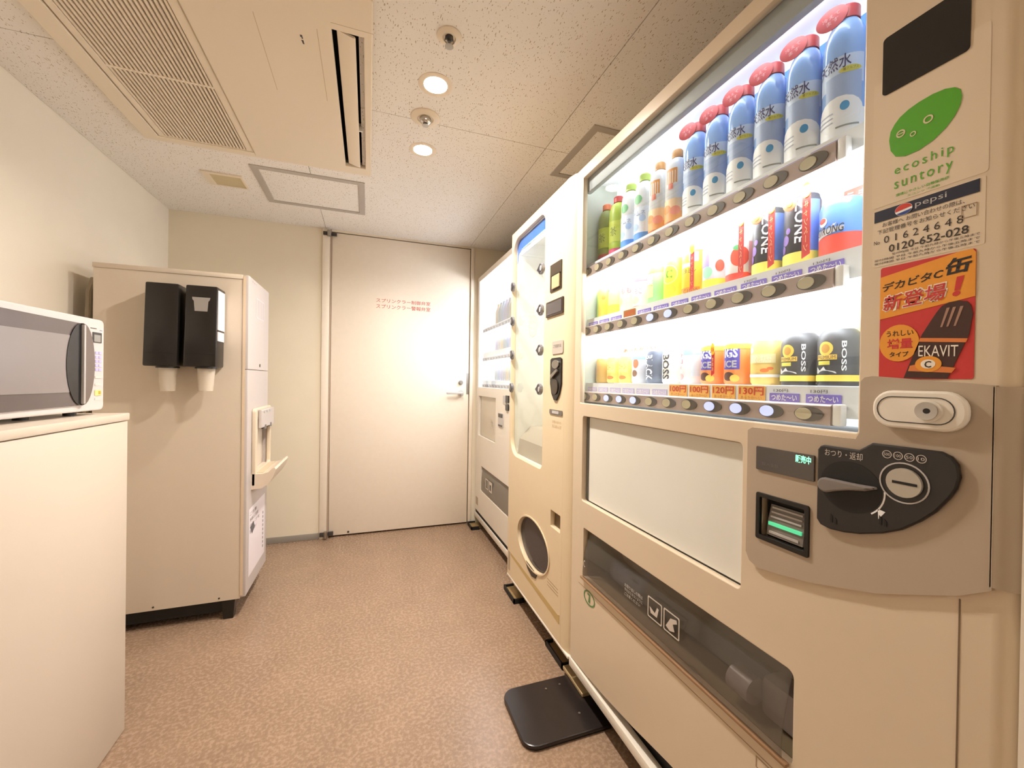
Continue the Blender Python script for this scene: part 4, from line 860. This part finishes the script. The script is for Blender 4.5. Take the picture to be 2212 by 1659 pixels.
# oval outlet
MB().box((.7103, 1.475, .258), (.80, 1.855, .495)).put('outlet_pocket', v2, mat('pocket grey', rgb(96, 86, 86), .4), smooth=False)
fl = plate('outlet_flap', F_x(.704), [ell(-1.664, .380, .176, .106, 44)], -.003, 0, v2, pane_mat('tinted flap', (.55, .52, .54), .05, 1.2, haze=.3, haze_col=(.16, .14, .15)))
plate('outlet_rim', F2, [ell(-1.664, .376, .186, .115, 44), ell(-1.664, .376, .178, .108, 44)], .0002, .004, v2, IVORY, bev=.001)
plate('finger_notch', F2, [[(-1.735, .276), (-1.60, .268), (-1.618, .244), (-1.66, .236), (-1.71, .250)]], .0005, .003, v2, BLACK)
plate('gold_stripe', F2, [[(-1.945, .226), (-1.945, .212), (-1.386, .178), (-1.386, .212), (-1.40, .206)]], .0004, .0009, v2, flat('gold stripe', 196, 168, 110))
plate('sticker_lines', F2, [rect(-1.50, -1.40, .30, .302), rect(-1.50, -1.40, .288, .290), rect(-1.50, -1.40, .276, .278)], .0004, .0008, v2, flat('seam line', 168, 144, 116))
MB().box((.689, 1.953, .13), (.6903, 1.978, .225)).put('corner_mark', v2, flat('corner grey', 176, 160, 140), smooth=False)
def bracket(parent, y0, y1, x0, x1, m, h=.045, t=.006):
    mb = MB(); mb.box((x0, y0, .0), (x1, y1, t), .0015); mb.box((x1 - t, y0, t), (x1, y1, h), .0015); return mb.put('floor_bracket', parent, m)
def dark_bracket(parent, y0, y1, x0, x1):
    mb = MB(); mb.box((x0, y0, 0), (x1, y1, .005), .001); mb.box((x0, y0, .005), (x0 + .006, y1, .024)); mb.box((x0, y0, .005), (x1, y0 + .008, .024)); mb.box((x0, y1 - .008, .005), (x1, y1, .024)); br = mb.put('floor_bracket', parent, BLACKM)
    MB().box((x0 + .009, y0 + .012, .0055), (x1 + .02, y1 - .012, .016), .002).put('bracket_bar', br, BRASS)
dark_bracket(v2, 1.385, 1.540, .704, .736); dark_bracket(v2, 1.872, 2.030, .684, .738)

# ------------------------------------------------------------ the far drinks machine
X3 = .780
F3 = F_x(X3)
v3 = root('vending_machine', (1.09, 2.53, 0), 'white drinks vending machine farthest away in the corner beside the door', 'vending machine')
PALEW = mat('pale machine paint', rgb(232, 224, 210), 0.32, var=.015)
plate('front_door', F3, [rect(-3.035, -2.03, .122, 1.872), rect(-2.985, -2.16, 1.046, 1.836, .004), rect(-2.965, -2.535, .690, .982, .004), rect(-2.878, -2.10, .296, .474, .006)], -.018, 0, v3, PALEW, bev=.002)
mb = MB(); mb.box((.7985, 3.022, .12), (1.42, 3.035, 1.872)); mb.box((.7985, 2.03, .12), (1.42, 2.043, 1.872)); mb.box((.7985, 2.043, 1.858), (1.42, 3.022, 1.872)); mb.box((1.407, 2.043, .12), (1.42, 3.022, 1.858)); mb.put('cabinet', v3, PALEW, smooth=False)
MB().box((.776, 2.03, .064), (.783, 3.035, .101), .002).put('base_rail', v3, CREAM2); MB().box((.787, 2.05, .06), (.797, 3.02, .1215)).put('gap_shade', v3, BLACKM, smooth=False); MB().box((.81, 2.04, .05), (1.40, 3.02, .1195)).put('chassis', v3, BLACKM, smooth=False)  # black strip behind the base rail paints the shade of the gap
for y in (2.13, 2.93): mb = MB(); mb.disc((.90, y, 0), .026, .05, 'w', 16); mb.put('levelling_foot', v3, STEEL)
mb = MB(); mb.box((.7985, 2.14, 1.03), (.93, 2.152, 1.85)); mb.box((.7985, 2.992, 1.03), (.93, 3.004, 1.85)); mb.box((.7985, 2.152, 1.03), (.93, 2.992, 1.042)); mb.box((.7985, 2.152, 1.84), (.93, 2.992, 1.85)); mb.put('display_case', v3, INNER, smooth=False)
MB().box((.925, 2.152, 1.042), (.93, 2.992, 1.84)).put('back_panel', v3, emis('far backlit panel', (0.95, 0.94, 1.0), 2.6), smooth=False)
MB().box((.789, 2.163, 1.048), (.7905, 2.982, 1.834)).put('window_pane', v3, GLASS, smooth=False)
for z in (1.82, 1.437, 1.226): mb = MB(); mb.tube([(.825, 2.17, z), (.825, 2.97, z)], .006); mb.put('lamp_tube', v3, emis('far lit tube', (0.93, 0.94, 1.0), TUBE * 1.15))
F3r = F_x(.803)
for ri, (zr, zb) in enumerate(((1.460, 1.486), (1.249, 1.304), (1.058, 1.096))):
    mb = MB(F3r); mb.prism([(zr - .012, -.016), (zr - .012, 0), (zr + .012, 0), (zr + .012, -.016)], -2.955, -2.17, 'u'); rl = mb.put('shelf_rail', v3, mat('rail grey', rgb(176, 176, 186), .4), smooth=False)
    MB().box((.8195, 2.153, zr - .005), (.9245, 2.9915, zb)).put('shelf', v3, INNER, smooth=False)
    for k in range(12): plate('button', F3r, [ell(-(2.22 + .064 * k), zr, .014, .008, 14)], 0, .003, rl, mat('far button', rgb(120, 118, 130), .35))
cols = [flat('far pale %d' % i, *c) for i, c in enumerate(((134, 132, 134), (122, 130, 150), (156, 140, 116), (138, 134, 152), (124, 130, 130)))]
grp = ['pale samples in the far machine, top row', 'pale samples in the far machine, middle row', 'pale samples in the far machine, bottom row']
lab = ['pale bottle sample in the top row of the far machine in the corner', 'pale can sample in the middle row of the far machine in the corner', 'pale short can sample in the bottom row of the far machine in the corner']
for ri, (zb, h) in enumerate(((1.487, .152), (1.305, .100), (1.097, .105))):
    protos = []
    for i in range(5):
        r_ = .027
        mb = MB()
        if ri == 0: mb.lathe([(0, 0), (r_, 0), (r_, h * .62), (r_ * .5, h * .86), (r_ * .5, h), (0, h)], (0, 0, 0), 'z', 16)
        else: mb.lathe([(0, 0), (r_ * .9, 0), (r_, .005), (r_, h - .012), (r_ * .88, h), (0, h)], (0, 0, 0), 'z', 16)
        protos.append(mb.mesh())
        protos[-1].materials.append(cols[i])
    for k in range(10):
        o = bpy.data.objects.new(('far_bottle', 'far_can', 'short_can')[ri], protos[(k * 3 + ri) % 5]); COL.objects.link(o); o.location = (.872, 2.215 + .0625 * k, zb)
        tag(o, lab[ri], ('bottle', 'can', 'can')[ri], grp[ri])
plate('advert_panel', F_x(.797), [rect(-2.955, -2.537, .692, .980)], -.004, 0, v3, mat('far advert', rgb(206, 196, 176), .25)); 
text('lettering', F_x(.797), '缶', -2.70, -2.62, .77, .83, v3, flat('faint grey', 190, 178, 156), w=.0006)
cu3 = plate('coin_unit', F3, [rect(-2.372, -2.315, .955, 1.005, .004)], 0, .004, v3, LGREY); plate('coin_block', F3, [rect(-2.312, -2.262, .965, 1.008, .004)], 0, .008, v3, BLACK); plate('coin_block', F3, [rect(-2.312, -2.262, .918, .955, .010)], 0, .008, v3, BLACK)
bs3 = plate('bill_slot', F3, [rect(-2.462, -2.366, .808, .894, .004)], 0, .005, v3, LGREY, bev=.001); plate('bill_mouth', F3, [rect(-2.455, -2.372, .868, .890)], .0052, .007, bs3, BLACK); plate('bill_foot', F3, [rect(-2.452, -2.376, .812, .822)], .0052, .007, bs3, DGREY)
MB().box((.7986, 2.09, .285), (.88, 2.89, .485)).put('outlet_bin', v3, mat('far outlet', rgb(110, 98, 84), .5), smooth=False)
mb = MB(); mb.prism([(.794, .466), (.788, .43), (.7815, .36), (.7825, .302), (.7855, .302), (.7845, .36), (.791, .43), (.797, .466)], 2.11, 2.868, 'v'); f3 = mb.put('outlet_flap', v3, pane_mat('far flap', (.6, .57, .52), .1, 1.1, haze=.45, haze_col=(.42, .38, .32)))
plate('pictogram', F_x(.781), [rect(-2.745, -2.675, .345, .415), rect(-2.738, -2.682, .352, .408)], .001, .002, f3, PRN); plate('pictogram', F_x(.781), [rect(-2.655, -2.585, .345, .415), rect(-2.645, -2.605, .355, .395)], .001, .002, f3, PRN)
plate('side_mark', F3, [rect(-3.005, -2.945, .165, .222)], .0004, .001, v3, flat('mark grey', 176, 156, 130))
dark_bracket(v3, 2.90, 3.03, .722, .782)

# stabiliser plate on the floor
r = root('floor_plate', (.60, 1.22, 0), 'black rounded steel plate lying on the floor in front of the machines', 'plate')
PLM = mat('plate black', rgb(40, 33, 31), 0.28, var=.06)
mb_f = frame((0, 0, 0), (1, 0, 0), (0, 1, 0))
plate('plate_body', mb_f, [rect(.447, .742, 1.100, 1.343, rs=(.045, .004, .004, .045), seg=8)], .004, .016, r, PLM, bev=.004)
plate('rubber_sole', mb_f, [rect(.450, .740, 1.103, 1.340, rs=(.044, .004, .004, .044), seg=8)], .0002, .004, r, BLACKM)
for x, y in ((.60, 1.30), (.66, 1.17), (.655, 1.305)): mb = MB(); mb.disc((x, y, .0162), .004, .0012, 'w', 10); mb.put('screw', r, STEEL)
MB().box((.700, 1.224, .0165), (.732, 1.372, .030), .003).put('clamp_bar', r, mat('clamp beige', rgb(196, 172, 130), .35, metal=.3))
mb = MB(); mb.box((.733, 1.225, .0165), (.741, 1.34, .052), .002); mb.put('clamp_wall', r, BLACKM)

# ------------------------------------------------------------ counter and microwave
cb = root('counter_cabinet', (-.92, .95, 0), 'plain cream laminate counter cabinet against the left wall', 'cabinet')
LAM = mat('cream laminate', rgb(216, 202, 184), 0.36, var=.01, scale=8)
MB().box((-1.155, .30, .0), (-.712, 1.555, .9545)).put('carcass', cb, LAM, smooth=False)
MB().box((-.7115, .905, .004), (-.694, 1.570, .953), .0012).put('front_panel', cb, LAM); MB().box((-.7115, .30, .004), (-.694, .902, .953), .0012).put('front_panel', cb, LAM)
MB().box((-1.155, 1.5555, .004), (-.7125, 1.570, .953), .001).put('end_panel', cb, LAM)
ct = put('countertop', MB().box((-1.158, .30, .955), (-.690, 1.574, .977), .003).mesh(), None, LAM); tag(ct, 'cream counter top carrying the microwave on the left', 'countertop')
# microwave: 3.5 degrees off the wall
am = math.radians(3.5)
mo = Vector((-.7394, 1.5304, 0))
FMW = frame(mo, (math.sin(am), math.cos(am), 0), (0, 0, 1))
mw = root('microwave_oven', mo + Vector((-.17, -.22, .977)), 'white microwave oven with a grey glass door on the counter', 'microwave')
MWW = mat('microwave white', rgb(208, 200, 196), 0.35, var=.01)
MB(FMW).box((-.455, .9895, -.33), (.012, 1.2505, -.022), .008).put('housing', mw, MWW)
GLS = mat('door glass', rgb(100, 90, 88), 0.14, var=.02); GLS2 = mat('door mesh', rgb(142, 133, 130), 0.22, var=.02)
plate('front_panel', FMW, [rect(-.455, .012, .9895, 1.2520, .014, 6)], -.022, 0, mw, MWW, bev=.004)
arc_l = [(-.088 - .054 * math.sin(math.radians(t)), 1.1200 + .1120 * math.cos(math.radians(t))) for t in range(0, 181, 12)]
arc_r = [(-.088 + .043 * math.sin(math.radians(t)), 1.1200 + .1120 * math.cos(math.radians(t))) for t in range(0, 181, 12)]
dr = plate('door', FMW, [[(-.088, 1.232), (-.445, 1.237), (-.445, 1.0045), (-.088, 1.008)]], .0002, .004, mw, GLS, bev=.001)
plate('door_window', FMW, [rect(-.43, -.128, 1.0445, 1.1955, .004)], .0042, .0052, dr, GLS2)
plate('handle_recess', FMW, [arc_l], .0054, .0066, dr, mat('recess black', rgb(24, 24, 26), .2))
plate('door_handle', FMW, [arc_r], .0002, .012, dr, mat('handle taupe', rgb(112, 98, 90), .3), bev=.003)
MB(FMW).box((-.0905, 1.012, .004), (-.0835, 1.228, .0135), .002).put('handle_edge', dr, LGREY)
lc = plate('display', FMW, [rect(-.038, -.002, 1.1845, 1.2140, .001)], .0002, .0016, mw, flat('lcd frame', 70, 66, 62)); plate('display_screen', FMW, [rect(-.034, -.008, 1.187, 1.207)], .0018, .0022, lc, flat('lcd grey', 150, 148, 142))
BL2 = flat('key blue', 190, 184, 232); YL2 = flat('key yellow', 222, 210, 130)
for i, z in enumerate((1.155, 1.143, 1.131, 1.119, 1.107)):
    for j in (0, 1): plate('key', FMW, [rect(-.026 + .014 * j, -.015 + .014 * j, z - .004, z + .004, .001)], .0002, .001, mw, BL2)
for i, z in enumerate((1.085, 1.064, 1.022)): plate('key', FMW, [rect(-.027, -.002, z - .003, z + .003, .001)], .0002, .001, mw, flat('key pale', 214, 206, 196))
plate('key', FMW, [rect(-.028, -.002, 1.032, 1.048, .002)], .0002, .0012, mw, YL2); plate('key_mark', FMW, [rect(-.013, -.004, 1.036, 1.045, .001)], .0013, .0018, mw, flat('key olive', 190, 168, 60))
plate('maker_mark', FMW, [rect(-.046, -.022, 1.2230, 1.2260)], .0003, .0007, mw, MGREY); plate('maker_mark', FMW, [rect(-.008, .001, 1.2200, 1.2225)], .0003, .0007, mw, flat('faint blue', 150, 150, 190))
for u, wz in ((-.055, -.04), (-.18, -.06), (-.40, -.04), (-.055, -.29), (-.40, -.29)):
    mb = MB(FMW); mb.disc((u, .9772, wz), .014, .0125, 'v', 16); mb.put('foot', mw, BLACK)

# ------------------------------------------------------------ tea dispenser with the cup holders
td = root('drink_dispenser', (-.79, 2.35, 0), 'tall beige and white hot and cold drink dispenser by the left wall', 'dispenser')
YC0, YC1, XC0, XC1 = 2.155, 2.545, -1.070, -.540
MB().box((XC0, YC0, .085), (XC1, YC1, 1.535)).put('side_panel', td, SIDE, smooth=False)
MB().box((XC0 - .003, YC0 - .004, 1.5355), (-.5405, YC1 + .004, 1.556), .003).put('top_cover', td, SIDE)
FD = F_px(-.5175)
PW_ = PINKW
plate('upper_front', FD, [rect(YC0 - .002, YC1 + .002, 1.1285, 1.556, .003)], -.0225, 0, td, PW_, bev=.003)
plate('lower_front', FD, [rect(YC0 - .002, YC1 + .002, .092, 1.1265, .003), rect(2.235, 2.545, .58, .915, .008)], -.0225, 0, td, PW_, bev=.003)
mb = MB(); mb.box((-.5398, YC0 - .003, .10), (-.5285, YC0 - .0022, 1.55)); mb.put('edge_trim', td, mat('edge trim beige', rgb(222, 200, 172), .4), smooth=False)
TN = mat('recess beige', rgb(206, 188, 158), .45)
mb = MB(); mb.box((-.7, 2.238, .585), (-.64, 2.542, .91)); mb.put('recess_back', td, TN, smooth=False)
plate('recess_frame', FD, [rect(2.225, 2.546, .560, .944, .02), rect(2.262, 2.530, .638, .905, .014)], .0003, .018, td, mat('frame sand', rgb(218, 202, 178), .4), bev=.004)
plate('nozzle_hood', FD, [[(2.262, .848), (2.530, .842), (2.530, .935), (2.262, .935)]], .0185, .034, td, PW_, bev=.004)
mb = MB(); mb.disc((-.490, 2.335, .838), .012, .02, 'w', 14); mb.put('nozzle', td, MGREY); mb = MB(); mb.disc((-.490, 2.45, .838), .012, .02, 'w', 14); mb.put('nozzle', td, MGREY)
mb = MB()
prof = [(-.5380, .560), (-.475, .564), (-.446, .584), (-.426, .616), (-.414, .652), (-.420, .661), (-.431, .656), (-.446, .640), (-.470, .634), (-.5380, .634)]
mb.prism(prof, 2.225, 2.546, 'v'); mb.put('drip_tray', td, mat('tray sand', rgb(224, 208, 188), .4))
MB().box((-.51, 2.245, .6338), (-.472, 2.526, .637)).put('drip_grid', td, TN, smooth=False)
for i in range(3): plate('control_button', FD, [rect(2.30 + .06 * i, 2.325 + .06 * i, .918, .930, .004)], .0345, .037, td, LGREY)
text('lettering', FD, 'ティー', 2.205, 2.285, 1.533, 1.545, td, MGREY, w=.0006)
LMK = flat('faint mark', 206, 200, 204)
plate('lid_mark', FD, [rect(2.28, 2.44, 1.38, 1.48, .01), rect(2.288, 2.432, 1.388, 1.472, .008)], .0003, .0008, td, LMK); plate('lid_mark', FD, [rect(2.335, 2.345, 1.388, 1.472), rect(2.395, 2.402, 1.388, 1.472)], .0003, .0008, td, LMK)
mb = MB(FD); mb.disc((2.364, 1.152, .0002), .008, .002, 'w', 14); mb.put('lock', td, DGREY)
nt_ = plate('notice_sheet', FD, [rect(2.195, 2.50, .16, .475)], .0003, .001, td, flat('sheet white', 240, 232, 236))
for i in range(4): text('lettering', FD, ('ご注意', '熱湯にご注意', 'カップを', '置いてください')[i], 2.21, 2.33 + .03 * (i % 3), .44 - .028 * i, .456 - .028 * i, nt_, flat('sheet ink', 120, 116, 126), w=.0013, bold=.01)
plate('sheet_picture', FD, [[(2.215, .385), (2.27, .40), (2.30, .365), (2.25, .345)]], .0011, .0015, nt_, flat('sheet ink dark', 96, 96, 104))
for i in range(9): plate('sheet_mark', FD, [rect(2.455, 2.468, .20 + .022 * i, .213 + .022 * i)], .0011, .0015, nt_, flat('sheet ink', 120, 116, 126))
MB().box((-1.055, 2.172, .03), (-.60, 2.53, .0845)).put('underside_box', td, BLACKM, smooth=False)  # black box filling the space under the cabinet
for x, y in ((-.585, 2.175), (-.585, 2.50), (-1.03, 2.175), (-1.03, 2.50)):
    mb = MB(); mb.prism([(x - .026, .0842), (x + .026, .0842), (x + .019, 0), (x - .019, 0)], y - .018, y + .018, 'v'); mb.put('foot', td, BLACK, smooth=False)
mb = MB(); 
for x, z in ((-.86, .093), (-.62, .093)): mb = MB(); mb.disc((x, YC0 - .0015, z + .006), .004, .0014, 'v', 10); mb.put('screw', td, DGREY)
mb = MB(); mb.tube([(-1.10, 2.22, 1.50), (-1.105, 2.20, 1.44), (-1.11, 2.20, 1.2), (-1.115, 2.20, .02)], .011, 10); o = mb.put('drain_hose', None, mat('hose grey', rgb(150, 138, 118), .4)); tag(o, 'grey hose behind the dispenser near the left wall', 'hose')
mb = MB(); mb.tube([(-1.068 - .03, 2.26, 1.50), (-1.10, 2.255, 1.44), (-1.10, 2.255, .02)], .020, 10); o = mb.put('power_cable', None, BLACKM); tag(o, 'thick black cable rising behind the dispenser', 'cable')
# cup holders
FH = F_y(2.052)
BK = mat('holder black', rgb(30, 27, 25), 0.28, var=.06)
def holder(x0, x1, label, marked):
    h = root('cup_dispenser', ((x0 + x1) / 2, 2.10, 1.135), label, 'dispenser')
    mb = MB(); d = .010
    fl_, fr_ = x0 - .002, x1 + .0
    A = [(x0 - .006, 1.133), (x1 - .002, 1.133), (x1 + .002, 1.474), (x0 + .002, 1.474)]
    mb2 = MB(FH); mb2.prism(A, -.1015, 0, 'w'); es = [e for e in mb2.bm.edges]
    bmesh.ops.bevel(mb2.bm, geom=es, offset=.006, segments=2, profile=.5, affect='EDGES'); mb2.put('housing', h, BK)
    MB(FH).box((x0 + .004, 1.185, .0005), (x1 - .006, 1.1865, .0012)).put('front_seam', h, BLACKM, smooth=False)
    mb3 = MB(); mb3.lathe([(.034, 1.1325), (.036, 1.126), (.040, 1.126), (.040, 1.1325)], ((x0 + x1) / 2 + .008, 2.094, 0), 'z', 24); mb3.put('cup_ring', h, BLACK)
    if marked:
        plate('cup_emblem', FH, [[(-.697, 1.424), (-.633, 1.424), (-.635, 1.414), (-.640, 1.408), (-.643, 1.366), (-.688, 1.366), (-.691, 1.408), (-.696, 1.414)]], .0004, .001, h, flat('emblem silver', 158, 152, 146))
        FS = F_px(x1 + .003)
        plate('side_label', FS, [rect(2.062, 2.142, 1.292, 1.460)], -.003, .0005, h, flat('label white', 246, 240, 240)); plate('side_label', FS, [rect(2.062, 2.136, 1.245, 1.284)], -.003, .0005, h, flat('label white', 246, 240, 240))
    cx = (x0 + x1) / 2 + .008
    c = root('paper_cup', (cx, 2.094, 1.03), ('translucent white cup hanging below the plain left cup dispenser', 'translucent white cup hanging below the marked right cup dispenser')[marked], 'cup')
    mb = MB(); mb.lathe([(0, 1.034), (.024, 1.034), (.0245, 1.030), (.0258, 1.031), (.0325, 1.128), (.0312, 1.128), (.0245, 1.036), (0, 1.0355)], (cx, 2.094, 0), 'z', 28); mb.put('cup_body', c, mat('cup plastic', rgb(240, 228, 210), .2, var=.01, alpha=.42))
holder(-.858, -.745, 'black box cup dispenser on the beige side panel, the plain left one', False)
holder(-.722, -.610, 'black box cup dispenser with a silver cup emblem and white side label', True)
